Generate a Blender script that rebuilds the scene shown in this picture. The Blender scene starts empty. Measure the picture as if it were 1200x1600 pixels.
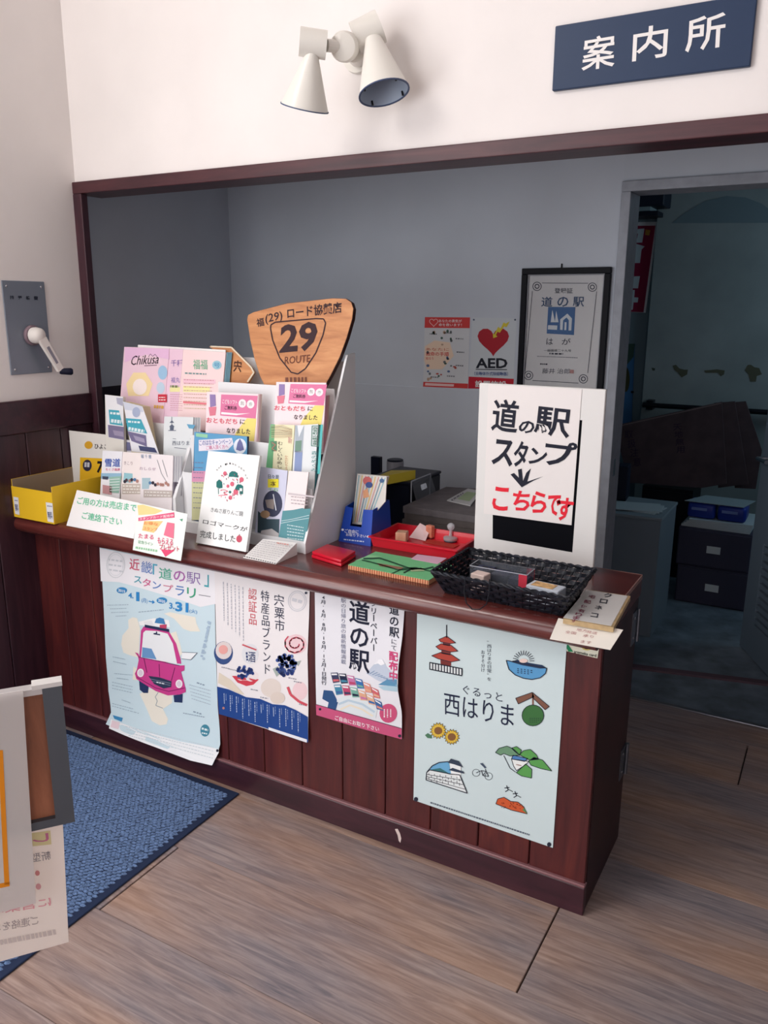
import bpy, bmesh, math, random
from mathutils import Vector, Matrix
from mathutils.geometry import tessellate_polygon
random.seed(7)
SC = bpy.context.scene
COL = SC.collection

# ---------------------------------------------------------------- camera
YAW, PITCH, ROLL, F = -0.51413, 0.24623, -0.00614, 1269.3      # focal length in pixels of the 1200x1600 frame
CAMP = Vector((0, 0, 1.59))
_f = Vector((math.sin(YAW)*math.cos(PITCH), math.cos(YAW)*math.cos(PITCH), -math.sin(PITCH)))
_r = Vector((math.cos(YAW), -math.sin(YAW), 0)); _d = _f.cross(_r)
RX = math.cos(ROLL)*_r + math.sin(ROLL)*_d
RD = -math.sin(ROLL)*_r + math.cos(ROLL)*_d
cd = bpy.data.cameras.new('camera'); cam = bpy.data.objects.new('camera', cd); COL.objects.link(cam)
cd.sensor_fit = 'VERTICAL'; cd.sensor_height = 36; cd.sensor_width = 27; cd.lens = F/1600*36; cd.clip_start = .02
cam.matrix_world = Matrix(((RX.x, -RD.x, -_f.x, CAMP.x), (RX.y, -RD.y, -_f.y, CAMP.y), (RX.z, -RD.z, -_f.z, CAMP.z), (0, 0, 0, 1)))
SC.camera = cam

# ---------------------------------------------------------------- world, daylight, back room fill, exposure
w = bpy.data.worlds.new('world'); SC.world = w; w.use_nodes = True
bg = w.node_tree.nodes['Background']; bg.inputs[0].default_value = (.62, .74, 1, 1); bg.inputs[1].default_value = .5
def area(name, loc, to, sx, sy, power, col):
    l = bpy.data.lights.new(name, 'AREA'); l.shape = 'RECTANGLE'; l.size = sx; l.size_y = sy; l.energy = power; l.color = col
    o = bpy.data.objects.new(name, l); COL.objects.link(o); o.location = loc
    o.rotation_euler = (Vector(to)-Vector(loc)).to_track_quat('-Z', 'Y').to_euler()
    return o
area('entrance_daylight', (-1.5, -2.3, 1.45), (-1.5, 2, 1.3), 1.6, 2.4, 20, (1, .965, .93))      # glazed entrance behind the camera
area('side_glass_daylight', (-2.5, -.45, 1.35), (0, .1, 1.2), 1.9, 2.2, 42, (1, .97, .94))          # glazed side wall to the left of the camera
area('clerestory_daylight', (-2.4, -.2, 3.3), (-1.2, 2.0, 1.5), 1.6, .9, 31, (1, .96, .925))         # high window above the left wall
area('back_room_fill', (.85, 4.6, 1.9), (-.8, 4.9, 1.3), .7, .9, 5, (.60, .86, 1))            # fill lamp added to brighten the back room, no window behind it
SC.view_settings.view_transform = 'Standard'; SC.view_settings.look = 'None'
SC.view_settings.exposure = 0.5; SC.view_settings.gamma = 1; SC.view_settings.use_curve_mapping = False

# ---------------------------------------------------------------- pixel helpers
def ray(u, v): return RX*((u-600)/F) + RD*((v-800)/F) + _f
def PX(u, v, x): r = ray(u, v); return CAMP + r*((x-CAMP.x)/r.x)
def PY(u, v, y): r = ray(u, v); return CAMP + r*((y-CAMP.y)/r.y)
def PZ(u, v, z): r = ray(u, v); return CAMP + r*((z-CAMP.z)/r.z)
def PD(u, v, d): return CAMP + ray(u, v)*d

# ---------------------------------------------------------------- materials
def lin(c): return tuple(((x/255)/12.92 if x/255 <= .04045 else ((x/255+.055)/1.055)**2.4) for x in c[:3]) + (1,)
MATS = {}
def mat(c, rough=.6, metal=0, spec=.3, noise=0, scale=8, bump=0, alpha=1, trans=0, coat=0, ior=1.45):
    if isinstance(c, str): return MATS[c]
    k = (tuple(c), rough, metal, spec, noise, scale, bump, alpha, trans, coat)
    if k in MATS: return MATS[k]
    m = bpy.data.materials.new('paint'); m.use_nodes = True; nt = m.node_tree; b = nt.nodes['Principled BSDF']
    b.inputs['Base Color'].default_value = lin(c); b.inputs['Roughness'].default_value = rough; b.inputs['Metallic'].default_value = metal
    b.inputs['Specular IOR Level'].default_value = spec; b.inputs['Alpha'].default_value = alpha
    b.inputs['Transmission Weight'].default_value = trans; b.inputs['Coat Weight'].default_value = coat; b.inputs['IOR'].default_value = ior
    if noise or bump:
        tc = nt.nodes.new('ShaderNodeTexCoord'); n = nt.nodes.new('ShaderNodeTexNoise'); n.inputs['Scale'].default_value = scale; n.inputs['Detail'].default_value = 6
        nt.links.new(tc.outputs['Object'], n.inputs['Vector'])
        if noise:
            cr = nt.nodes.new('ShaderNodeValToRGB'); cr.color_ramp.elements[0].position = .3; cr.color_ramp.elements[1].position = .7
            cr.color_ramp.elements[0].color = lin([max(0, x*(1-noise)) for x in c]); cr.color_ramp.elements[1].color = lin([min(255, x*(1+noise*.6)) for x in c])
            nt.links.new(n.outputs['Fac'], cr.inputs[0]); nt.links.new(cr.outputs[0], b.inputs['Base Color'])
        if bump:
            bp = nt.nodes.new('ShaderNodeBump'); bp.inputs['Strength'].default_value = bump; bp.inputs['Distance'].default_value = .004
            nt.links.new(n.outputs['Fac'], bp.inputs['Height']); nt.links.new(bp.outputs[0], b.inputs['Normal'])
    MATS[k] = m; return m
def wood(name, stops, vec, rough=.4, bump=.15, coat=0, distort=.6, detail=8, big=None):
    """grain: noise stretched by the scale vector, through a colour ramp"""
    m = bpy.data.materials.new(name); m.use_nodes = True; nt = m.node_tree; b = nt.nodes['Principled BSDF']
    tc = nt.nodes.new('ShaderNodeTexCoord'); mp = nt.nodes.new('ShaderNodeMapping'); mp.inputs['Scale'].default_value = vec
    oi = nt.nodes.new('ShaderNodeObjectInfo'); ad = nt.nodes.new('ShaderNodeVectorMath'); ad.operation = 'ADD'
    mu = nt.nodes.new('ShaderNodeMath'); mu.operation = 'MULTIPLY'; mu.inputs[1].default_value = 7.3
    nt.links.new(oi.outputs['Random'], mu.inputs[0]); nt.links.new(tc.outputs['Object'], ad.inputs[0]); nt.links.new(mu.outputs[0], ad.inputs[1])
    n = nt.nodes.new('ShaderNodeTexNoise'); n.inputs['Scale'].default_value = 1; n.inputs['Detail'].default_value = detail; n.inputs['Distortion'].default_value = distort
    n.inputs['Roughness'].default_value = .62
    nt.links.new(ad.outputs[0], mp.inputs['Vector']); nt.links.new(mp.outputs[0], n.inputs['Vector'])
    cr = nt.nodes.new('ShaderNodeValToRGB'); e = cr.color_ramp.elements
    while len(e) < len(stops): e.new(.5)
    for i, (p, c) in enumerate(stops): e[i].position = p; e[i].color = lin(c)
    nt.links.new(n.outputs['Fac'], cr.inputs[0]); out = cr.outputs[0]
    if big:
        n2 = nt.nodes.new('ShaderNodeTexNoise'); n2.inputs['Scale'].default_value = big[0]; n2.inputs['Detail'].default_value = 3
        m2 = nt.nodes.new('ShaderNodeMapping'); m2.inputs['Scale'].default_value = big[1]
        nt.links.new(ad.outputs[0], m2.inputs['Vector']); nt.links.new(m2.outputs[0], n2.inputs['Vector'])
        c2 = nt.nodes.new('ShaderNodeValToRGB'); c2.color_ramp.elements[0].position = .35; c2.color_ramp.elements[1].position = .65
        c2.color_ramp.elements[0].color = lin(big[2]); c2.color_ramp.elements[1].color = lin(big[3])
        nt.links.new(n2.outputs['Fac'], c2.inputs[0])
        mx = nt.nodes.new('ShaderNodeMix'); mx.data_type = 'RGBA'; mx.inputs[0].default_value = big[4]
        nt.links.new(out, mx.inputs[6]); nt.links.new(c2.outputs[0], mx.inputs[7]); out = mx.outputs[2]
    nt.links.new(out, b.inputs['Base Color'])
    b.inputs['Roughness'].default_value = rough; b.inputs['Coat Weight'].default_value = coat; b.inputs['Coat Roughness'].default_value = .15
    bp = nt.nodes.new('ShaderNodeBump'); bp.inputs['Strength'].default_value = bump; bp.inputs['Distance'].default_value = .002
    nt.links.new(n.outputs['Fac'], bp.inputs['Height']); nt.links.new(bp.outputs[0], b.inputs['Normal'])
    MATS[name] = m; return m
wood('floor_wood', [(.28, (88, 76, 76)), (.45, (132, 114, 109)), (.58, (158, 139, 131)), (.78, (188, 170, 160))], (5.5, 74, 10), rough=.42, bump=.25, distort=.9,
     big=(1.0, (1.2, 5, 3), (122, 126, 142), (196, 150, 118), .36))
wood('board_wood', [(.3, (58, 20, 24)), (.55, (84, 32, 32)), (.75, (104, 44, 36))], (26, 20, 2.2), rough=.38, bump=.1)
wood('dark_wood', [(.3, (44, 20, 30)), (.55, (62, 30, 40)), (.78, (80, 42, 50))], (3, 22, 26), rough=.36, bump=.1)
wood('post_wood', [(.3, (44, 22, 32)), (.55, (64, 34, 44)), (.78, (82, 48, 56))], (26, 26, 2.5), rough=.4, bump=.1)
wood('beam_wood', [(.3, (54, 26, 34)), (.55, (76, 38, 44)), (.78, (96, 56, 58))], (2.2, 30, 30), rough=.4, bump=.1)
wood('top_wood', [(.3, (74, 30, 30)), (.55, (98, 44, 40)), (.78, (122, 66, 56))], (2.2, 30, 30), rough=.26, bump=.08, coat=.35)
wood('pale_wood', [(.3, (176, 112, 68)), (.55, (204, 140, 90)), (.78, (222, 164, 112))], (5, 30, 34), rough=.5, bump=.12)
wood('brown_wood', [(.3, (104, 60, 42)), (.55, (156, 96, 68)), (.78, (184, 120, 88))], (24, 24, 3), rough=.5, bump=.12)
wood('stamp_wood', [(.3, (196, 142, 112)), (.6, (222, 172, 142))], (30, 30, 4), rough=.5, bump=.1)
WALL = mat((238, 232, 229), .85, noise=.02, scale=3, bump=.04); ALC_SHADE = mat((196, 202, 212), .85, noise=.03, scale=2.5)  # alcove walls: the white paint with bluish shade put into its colour
WHITE = mat((240, 240, 240), .5); PAPER = (243, 241, 240); DK = (30, 32, 42); NAVY = (28, 34, 66)
CHROME = mat((190, 192, 198), .25, 1); STEEL = mat((120, 128, 140), .38, 1); BLACKP = mat((14, 15, 20), .4)

# ---------------------------------------------------------------- mesh helpers
def base_of(pts):
    xs = [p[0] for p in pts]; ys = [p[1] for p in pts]; zs = [p[2] for p in pts]
    return Vector(((min(xs)+max(xs))/2, (min(ys)+max(ys))/2, min(zs)))
def tag(o, label=None, cat=None, group=None, kind=None):
    for k, v in (('label', label), ('category', cat), ('group', group), ('kind', kind)):
        if v: o[k] = v
    return o
def thing(name, loc, label=None, cat=None, group=None, kind=None):
    o = bpy.data.objects.new(name, None); COL.objects.link(o); o.location = loc; o.empty_display_size = .05
    return tag(o, label, cat, group, kind)
ORD = ['first', 'second', 'third', 'fourth', 'fifth', 'sixth', 'seventh']
def org(o):                                     # world origin of an object made by these helpers (translations only)
    p = Vector((0, 0, 0))
    while o: p += Vector(o.location); o = o.parent
    return p
def obj(name, vf, m, parent=None, smooth=False, mats=None, midx=None):
    """vf = (world vertices, faces). One mesh object; origin at its base (top level) or relative to the parent."""
    v, f = vf
    o0 = org(parent) if parent else base_of(v)
    me = bpy.data.meshes.new(name); me.from_pydata([tuple(Vector(p)-o0) for p in v], [], f)
    o = bpy.data.objects.new(name, me); COL.objects.link(o)
    if parent: o.parent = parent
    else: o.location = o0
    for x in (mats or [m]): me.materials.append(mat(x) if not isinstance(x, bpy.types.Material) else x)
    if midx: me.polygons.foreach_set('material_index', midx)
    bm = bmesh.new(); bm.from_mesh(me); bmesh.ops.recalc_face_normals(bm, faces=bm.faces); bm.to_mesh(me); bm.free()
    if smooth:
        me.polygons.foreach_set('use_smooth', [True]*len(me.polygons))
        me.set_sharp_from_angle(angle=math.radians(40))
    return o
def join(*vfs):
    V, Fs = [], []
    for v, f in vfs:
        n = len(V); V += [tuple(p) for p in v]; Fs += [tuple(i+n for i in q) for q in f]
    return V, Fs
BXF = [(0, 1, 3, 2), (4, 6, 7, 5), (0, 4, 5, 1), (2, 3, 7, 6), (0, 2, 6, 4), (1, 5, 7, 3)]
def box(x0, x1, y0, y1, z0, z1): return [(x, y, z) for x in (x0, x1) for y in (y0, y1) for z in (z0, z1)], list(BXF)
def bbox(x0, x1, y0, y1, z0, z1, r=.004, seg=2):           # bevelled box
    bm = bmesh.new(); v, f = box(x0, x1, y0, y1, z0, z1); vs = [bm.verts.new(p) for p in v]
    for q in f: bm.faces.new([vs[i] for i in q])
    bmesh.ops.recalc_face_normals(bm, faces=bm.faces)
    bmesh.ops.bevel(bm, geom=bm.edges[:], offset=r, segments=seg, profile=.5, affect='EDGES', clamp_overlap=True)
    return from_bm(bm)
def from_bm(bm):
    bm.verts.index_update(); out = ([tuple(v.co) for v in bm.verts], [tuple(v.index for v in f.verts) for f in bm.faces]); bm.free(); return out
def prism(top, off):                                        # polygon (world points) extruded by the vector off
    n = len(top); off = Vector(off); v = [tuple(p) for p in top] + [tuple(Vector(p)+off) for p in top]
    return v, [tuple(range(n)), tuple(range(2*n-1, n-1, -1))] + [(i, i+n, (i+1) % n+n, (i+1) % n) for i in range(n)]
def hexa(p):                                                # 8 points: 4 bottom, 4 top
    return [tuple(q) for q in p], [(0, 3, 2, 1), (4, 5, 6, 7)] + [(i, (i+1) % 4, (i+1) % 4+4, i+4) for i in range(4)]
def frame_of(d):
    d = Vector(d).normalized(); a = Vector((0, 0, 1)) if abs(d.z) < .9 else Vector((1, 0, 0)); u = d.cross(a).normalized(); return d, u, d.cross(u)
def cone(a, b, ra, rb, n=24, caps=(1, 1)):
    a, b = Vector(a), Vector(b); d, u, v = frame_of(b-a); V = []
    for c, r in ((a, ra), (b, rb)):
        V += [tuple(c+u*math.cos(t*2*math.pi/n)*r+v*math.sin(t*2*math.pi/n)*r) for t in range(n)]
    Fc = [(i, (i+1) % n, (i+1) % n+n, i+n) for i in range(n)]
    if caps[0]: Fc.append(tuple(range(n-1, -1, -1)))
    if caps[1]: Fc.append(tuple(range(n, 2*n)))
    return V, Fc
def tube(pts, r, n=8, caps=True):
    pts = [Vector(p) for p in pts]; V = []; Fc = []; last = None
    for i, p in enumerate(pts):
        d = (pts[min(i+1, len(pts)-1)]-pts[max(i-1, 0)]).normalized()
        if last is None: _, u, _ = frame_of(d)
        else: u = (last-d*last.dot(d)).normalized()
        last = u; v = d.cross(u); rr = r[i] if isinstance(r, (list, tuple)) else r
        V += [tuple(p+u*math.cos(t*2*math.pi/n)*rr+v*math.sin(t*2*math.pi/n)*rr) for t in range(n)]
    for i in range(len(pts)-1):
        Fc += [(i*n+t, i*n+(t+1) % n, (i+1)*n+(t+1) % n, (i+1)*n+t) for t in range(n)]
    if caps: Fc += [tuple(range(n-1, -1, -1)), tuple(range((len(pts)-1)*n, len(pts)*n))]
    return V, Fc
def lathe(c, prof, n=24, axis=(0, 0, 1)):                   # profile of (radius, height) along the axis from c
    c = Vector(c); d, u, v = frame_of(axis); V = []; Fc = []
    for r, h in prof: V += [tuple(c+d*h+u*math.cos(t*2*math.pi/n)*max(r, 1e-5)+v*math.sin(t*2*math.pi/n)*max(r, 1e-5)) for t in range(n)]
    for i in range(len(prof)-1): Fc += [(i*n+t, i*n+(t+1) % n, (i+1)*n+(t+1) % n, (i+1)*n+t) for t in range(n)]
    Fc += [tuple(range(n-1, -1, -1)), tuple(range((len(prof)-1)*n, len(prof)*n))]
    return V, Fc
def ringv(c, r0, r1, h, n, axis):                           # flat open ring
    c = Vector(c); d, u, v = frame_of(axis); P = [(r0, 0), (r1, 0), (r1, h), (r0, h)]; V = []; Fc = []
    for r, z in P: V += [tuple(c+d*z+u*math.cos(t*2*math.pi/n)*r+v*math.sin(t*2*math.pi/n)*r) for t in range(n)]
    for i in range(4): Fc += [(i*n+t, i*n+(t+1) % n, ((i+1) % 4)*n+(t+1) % n, ((i+1) % 4)*n+t) for t in range(n)]
    return V, Fc
def xform(vf, M): return [tuple(M @ Vector(p)) for p in vf[0]], vf[1]
def about(vf, c, rz): c = Vector(c); return xform(vf, Matrix.Translation(c) @ Matrix.Rotation(rz, 4, 'Z') @ Matrix.Translation(-c))

# ---------------------------------------------------------------- lettering
_fc = bpy.data.curves.new('lettering_source', 'FONT'); _fo = bpy.data.objects.new('lettering_source', _fc); COL.objects.link(_fo)
_fc.resolution_u = 2
_GC = {}; _GB = {}
def glyphs(body, bold=0, space=1, line=1):
    k = (body, bold, space, line)
    if k not in _GC:
        _fc.body = body; _fc.offset = bold; _fc.space_character = space; _fc.space_line = line
        dg = bpy.context.evaluated_depsgraph_get(); dg.update()
        e = _fo.evaluated_get(dg); me = e.to_mesh()
        v = [(p.co.x, p.co.y) for p in me.vertices]; f = [tuple(p.vertices) for p in me.polygons]; e.to_mesh_clear()
        x0 = min(a for a, _ in v); x1 = max(a for a, _ in v); y0 = min(b for _, b in v); y1 = max(b for _, b in v)
        _GB[k] = (x0, x1, y0, y1); _GC[k] = ([((a-x0)/max(x1-x0, 1e-6), (b-y0)/max(y1-y0, 1e-6)) for a, b in v], f)
    return _GC[k]

# ---------------------------------------------------------------- flat sheets with print on them
class Sheet:
    """A flat (or gently curled) sheet in a plane; points are read from the photograph and put on that plane."""
    def __init__(s, O, U, V, crop=(0, 0, 1), deform=None, thick=.0008, sub=0):
        s.O = Vector(O); s.U = Vector(U).normalized(); s.V = Vector(V); s.V = (s.V-s.U*s.V.dot(s.U)).normalized()
        s.N = s.U.cross(s.V).normalized()
        if s.N.dot(CAMP-s.O) < 0: s.N = -s.N
        s.crop = crop; s.deform = deform; s.thick = thick; s.sub = sub; s.parts = {}; s.body = None; s.extra = []
    def at(s, crop): s.crop = crop; return s
    def xy(s, p):
        u, v = s.crop[0]+p[0]/s.crop[2], s.crop[1]+p[1]/s.crop[2]; r = ray(u, v); lift = 0
        for _ in range(4 if s.deform else 1):
            o = s.O+s.N*lift; h = CAMP+r*((o-CAMP).dot(s.N)/r.dot(s.N))-s.O; a, b = h.dot(s.U), h.dot(s.V)
            if s.deform: lift = s.deform(a, b)
        return a, b
    def w(s, ab, e=0):
        a, b = ab; return s.O+s.U*a+s.V*b+s.N*(e+(s.deform(a, b) if s.deform else 0))
    def paper(s, pts, m=PAPER, name='sheet'):
        P = [s.w(s.xy(p)) for p in pts]; s.body = (name, prism(P, -s.N*s.thick), m); return s
    def paper_ab(s, ab, m=PAPER, name='sheet'):
        s.body = (name, prism([s.w(q) for q in ab], -s.N*s.thick), m); return s
    def rect(s, pts, m=PAPER, name='sheet'):                 # a true rectangle fitted to four points TL TR BR BL
        q = [Vector(s.xy(p)) for p in pts]; c = sum(q, Vector((0, 0)))/4
        ex = ((q[1]-q[0])+(q[2]-q[3])).normalized(); ey = Vector((-ex.y, ex.x))
        hw = ((q[1]-q[0]).length+(q[2]-q[3]).length)/4; hh = ((q[0]-q[3]).length+(q[1]-q[2]).length)/4
        s.body = (name, prism([s.w(c-ex*hw+ey*hh), s.w(c+ex*hw+ey*hh), s.w(c+ex*hw-ey*hh), s.w(c-ex*hw-ey*hh)], -s.N*s.thick), m); return s
    def ruled(s, left, right, m=PAPER, nu=12, nv=26, name='sheet'):
        def samp(poly, t):
            L = [0]
            for a, b in zip(poly, poly[1:]): L.append(L[-1]+math.hypot(b[0]-a[0], b[1]-a[1]))
            d = t*L[-1]
            for i in range(len(poly)-1):
                if d <= L[i+1]+1e-9:
                    k = (d-L[i])/(L[i+1]-L[i]); return [poly[i][j]+(poly[i+1][j]-poly[i][j])*k for j in (0, 1)]
            return poly[-1]
        A = [s.xy(p) for p in left]; B = [s.xy(p) for p in right]; V = []
        for i in range(nv+1):
            a, b = samp(A, i/nv), samp(B, i/nv)
            V += [s.w([a[j]+(b[j]-a[j])*k/nu for j in (0, 1)]) for k in range(nu+1)]
        n = len(V); V2 = V+[p-s.N*s.thick for p in V]; Fc = []
        for i in range(nv):
            for k in range(nu):
                q = (i*(nu+1)+k, i*(nu+1)+k+1, (i+1)*(nu+1)+k+1, (i+1)*(nu+1)+k); Fc += [q, tuple(x+n for x in reversed(q))]
        rim = list(range(nu+1))+[(i+1)*(nu+1)+nu for i in range(nv)]+[nv*(nu+1)+k for k in range(nu-1, -1, -1)]+[i*(nu+1) for i in range(nv-1, 0, -1)]
        Fc += [(rim[i], rim[(i+1) % len(rim)], rim[(i+1) % len(rim)]+n, rim[i]+n) for i in range(len(rim))]
        s.body = (name, (V2, Fc), m); return s
    def _add(s, part, col, ab, faces, lvl, sub=False):
        if s.sub and sub:
            bm = bmesh.new(); vs = [bm.verts.new((a, b, 0)) for a, b in ab]
            for f in faces:
                try: bm.faces.new([vs[i] for i in f])
                except ValueError: pass
            bmesh.ops.triangulate(bm, faces=bm.faces); bmesh.ops.subdivide_edges(bm, edges=bm.edges[:], cuts=s.sub, use_grid_fill=True)
            v, faces = from_bm(bm); ab = [(p[0], p[1]) for p in v]
        V = [s.w(q, .0005*lvl) for q in ab]
        s.parts.setdefault((part, tuple(col) if not isinstance(col, bpy.types.Material) else col), []).append((V, [tuple(f) for f in faces]))
    def clusters(s):
        """print of one colour, cut where its marks stand far apart"""
        for (p, c), els in s.parts.items():
            bx = []
            for V, _ in els:
                lo = [min(v[i] for v in V) for i in range(3)]; hi = [max(v[i] for v in V) for i in range(3)]; bx.append((lo, hi, max(h-l for l, h in zip(lo, hi))))
            left = set(range(len(els)))
            while left:
                todo = [left.pop()]; mem = []
                while todo:
                    i = todo.pop(); mem.append(i)
                    for j in list(left):
                        g = math.sqrt(sum(max(0, bx[i][0][k]-bx[j][1][k], bx[j][0][k]-bx[i][1][k])**2 for k in range(3)))
                        if g <= max(.018, .45*max(bx[i][2], bx[j][2])): left.discard(j); todo.append(j)
                yield p, c, join(*[els[i] for i in sorted(mem)])
    def print_on(s, root):
        for p, c, vf in s.clusters(): obj(p, vf, c if isinstance(c, bpy.types.Material) else mat(c, .6), root)
    def poly(s, pts, col, lvl=1, part='picture'):
        ab = [s.xy(p) for p in pts]; t = tessellate_polygon([[Vector((a, b, 0)) for a, b in ab]])
        s._add(part, col, ab, [tuple(x) for x in t], lvl, True); return s
    def ell(s, c, rx, ry, col, lvl=1, part='picture', n=20, ring=0):
        P = [(c[0]+rx*math.cos(i*2*math.pi/n), c[1]+ry*math.sin(i*2*math.pi/n)) for i in range(n)]
        if not ring: return s.poly(P, col, lvl, part)
        Q = [(c[0]+(rx-ring)*math.cos(i*2*math.pi/n), c[1]+(ry-ring)*math.sin(i*2*math.pi/n)) for i in range(n)]
        s._add(part, col, [s.xy(p) for p in P+Q], [(i, (i+1) % n, (i+1) % n+n, i+n) for i in range(n)], lvl); return s
    def line(s, pts, wd, col, lvl=2, part='picture'):        # polyline, width in crop pixels
        for a, b in zip(pts, pts[1:]):
            dx, dy = b[0]-a[0], b[1]-a[1]; L = math.hypot(dx, dy) or 1; nx, ny = -dy/L*wd/2, dx/L*wd/2
            s._add(part, col, [s.xy(p) for p in ((a[0]+nx, a[1]+ny), (b[0]+nx, b[1]+ny), (b[0]-nx, b[1]-ny), (a[0]-nx, a[1]-ny))], [(0, 1, 2, 3)], lvl)
        return s
    def dashes(s, a, b, wd, col, lvl=2, part='small_print', n=14, seed=1):   # print too small to read
        rn = random.Random(seed+int(a[0]*7+a[1]*3)); t = 0
        while t < 1:
            e = min(1, t+rn.uniform(.4, 1.4)/n); s.line([(a[0]+(b[0]-a[0])*t, a[1]+(b[1]-a[1])*t), (a[0]+(b[0]-a[0])*e, a[1]+(b[1]-a[1])*e)], wd, col, lvl, part); t = e+.35/n
        return s
    def text(s, body, bl, br, tl, col=DK, bold=0, lvl=2, part='lettering', space=1, line=1):
        g, f = glyphs(body, bold, space, line); a, b, c = [Vector(s.xy(p)) for p in (bl, br, tl)]
        s._add(part, col, [tuple(a+(b-a)*x+(c-a)*y) for x, y in g], f, lvl); return s
    def box_text(s, body, x0, y0, x1, y1, col=DK, bold=0, slope=0, lean=0, lvl=2, part='lettering', space=1):
        """text in the box x0..x1, y0..y1 (left end); baseline falls by slope, letters lean by lean"""
        return s.text(body, (x0, y1), (x1, y1+(x1-x0)*slope), (x0+lean*(y1-y0), y0), col, bold, lvl, part, space)
    def vtext(s, body, x0, y0, x1, y1, col=DK, bold=0, slope=0, drift=0, lvl=2, part='lettering'):
        """vertical writing, one character per cell"""
        n = len(body); h = (y1-y0)/n
        for i, ch in enumerate(body):
            k = drift*i/max(1, n-1); c = ch
            a, b, t, e = x0+k, x1+k, y0+h*i+h*.06, y0+h*(i+1)-h*.06
            if ch in 'ー・：':
                if ch == 'ー': s.line([((a+b)/2, t), ((a+b)/2, e)], (b-a)*.13, col, lvl, part)
                else: s.ell(((a+b)/2, (t+e)/2), (b-a)*.09, h*.09, col, lvl, part, 8)
                continue
            if ch == ' ': continue
            glyphs(c, bold); x0_, x1_, y0_, y1_ = _GB[(c, bold, 1, 1)]; m = .5-(x0_+x1_)/2 if ord(c) < 256 else 0; wd = (b-a)*1.1; hh = (e-t)*1.12; a -= (b-a)*.05; e += (e-t)*.03
            fx0, fx1, fy0, fy1 = x0_+m, x1_+m, (y0_+.12), (y1_+.12)
            P = lambda fx, fy: (a+wd*fx, e-hh*fy+wd*fx*slope)
            s.text(c, P(fx0, fy0), P(fx1, fy0), P(fx0, fy1), col, bold, lvl, part)
        return s
    def build(s, name, label=None, cat=None, group=None, kind=None, parent=None, extra=()):
        nm, vf, m = s.body; m = m if isinstance(m, bpy.types.Material) else mat(m, .55)
        if not s.parts and not extra and parent is None:
            return tag(obj(name, vf, m), label, cat, group, kind)
        if parent is None: root = thing(name, base_of(vf[0]), label, cat, group, kind); obj(nm, vf, m, root)
        else: root = obj(name, vf, m, parent)
        s.print_on(root)
        return root
def ysheet(y, crop=(0, 0, 1), **k): return Sheet((0, y, 0), (1, 0, 0), (0, 0, 1), crop, **k)   # a = world x, b = world z
def lean(y0, z0, a, crop=(0, 0, 1), **k): return Sheet((0, y0, z0), (1, 0, 0), (0, a, 1), crop, **k)
# ================================================================ THE SETTING
XW, YW, YB, YF, ZT = -2.57, 2.22, 3.25, 1.887, .85
def struct(name, vf, m, parent=None, kind='structure'):
    o = obj(name, vf, m, parent)
    if parent is None: o['kind'] = kind
    return o
# ---- floor: long planks, ends staggered as the two open joints in the photo show
floor = thing('floor', (0, 0, 0), kind='structure')
obj('subfloor', box(-2.75, 1.0, -2.5, 3.25, -.06, -.014), (40, 34, 34), floor)
RH = .3035; rows = []
yrow = 1.8635
PL = 1.82
def plank(x0, x1, y0, y1):
    g = .0016; e = .0022; b = .0015
    x0 += e; x1 -= e; y0 += g/2; y1 -= g/2
    v = [(x0, y0, -.014), (x1, y0, -.014), (x1, y1, -.014), (x0, y1, -.014), (x0, y0, -b), (x1, y0, -b), (x1, y1, -b), (x0, y1, -b),
         (x0+b, y0+b*.3, 0), (x1-b, y0+b*.3, 0), (x1-b, y1-b*.3, 0), (x0+b, y1-b*.3, 0)]
    f = [(0, 3, 2, 1), (8, 9, 10, 11)] + [(i, (i+1) % 4, (i+1) % 4+4, i+4) for i in range(4)] + [(i+4, (i+1) % 4+4, (i+1) % 4+8, i+8) for i in range(4)]
    obj('plank', (v, f), 'floor_wood', floor)
for r in range(-15, 5):
    y0 = yrow+r*RH; y1 = y0+RH
    if y0 > 3.25: break
    off = {-1: -.508, -2: -1.590}.get(r, -.508+((r*.731) % 1)*PL)
    k0 = math.floor((-2.75-off)/PL)
    for k in range(k0, k0+4):
        a, b = max(off+k*PL, -2.75), min(off+(k+1)*PL, 1.0)
        if b-a > .02: plank(a, b, y0, min(y1, 3.25))
# ---- walls
wl = struct('wall_left', box(XW-.1, XW, .75, YW+.014, 1.2, 3.9), WALL)
wls = struct('wall_left_lower', box(XW-.1, XW-.006, .75, YW+.014, 0, 1.2), mat((40, 22, 32)))
obj('wainscot_rail', bbox(XW-.006, XW+.016, .75, YW-.016, 1.145, 1.262, .004), 'dark_wood', wls)
y = YW-.016
while y > .91:
    obj('wainscot_board', bbox(XW-.006, XW+.006, y-.1505, y-.0015, .09, 1.145, .0025, 1), 'post_wood', wls); y -= .152
obj('skirting', box(XW-.006, XW+.012, .75, YF-.01, 0, .09), 'dark_wood', wls)
struct('wall_front', box(XW-.2, 1.0, YW, YW+.12, 2.03, 3.9), WALL)
struct('trim_1', bbox(XW, 1.0, YW-.016, YW+.12, 1.989, 2.03, .003), 'beam_wood')
struct('trim_2', bbox(XW, XW+.044, YW-.016, YW+.014, .0, 1.989, .003), 'post_wood')
wal = struct('wall_alcove_left', box(-2.81, -2.71, YW+.014, YB, 1.262, 2.5), ALC_SHADE)
struct('wall_alcove_left_lower', box(-2.81, -2.704, YW+.014, YB, 0, 1.262), mat((34, 26, 40)))
struct('wall_alcove_return', box(-2.81, XW-.1, YW, YW+.014, 0, 2.03), ALC_SHADE)
wb = struct('wall_back', box(-2.81, -.821, YB, YB+.1, 0, 2.5), ALC_SHADE)
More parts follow.
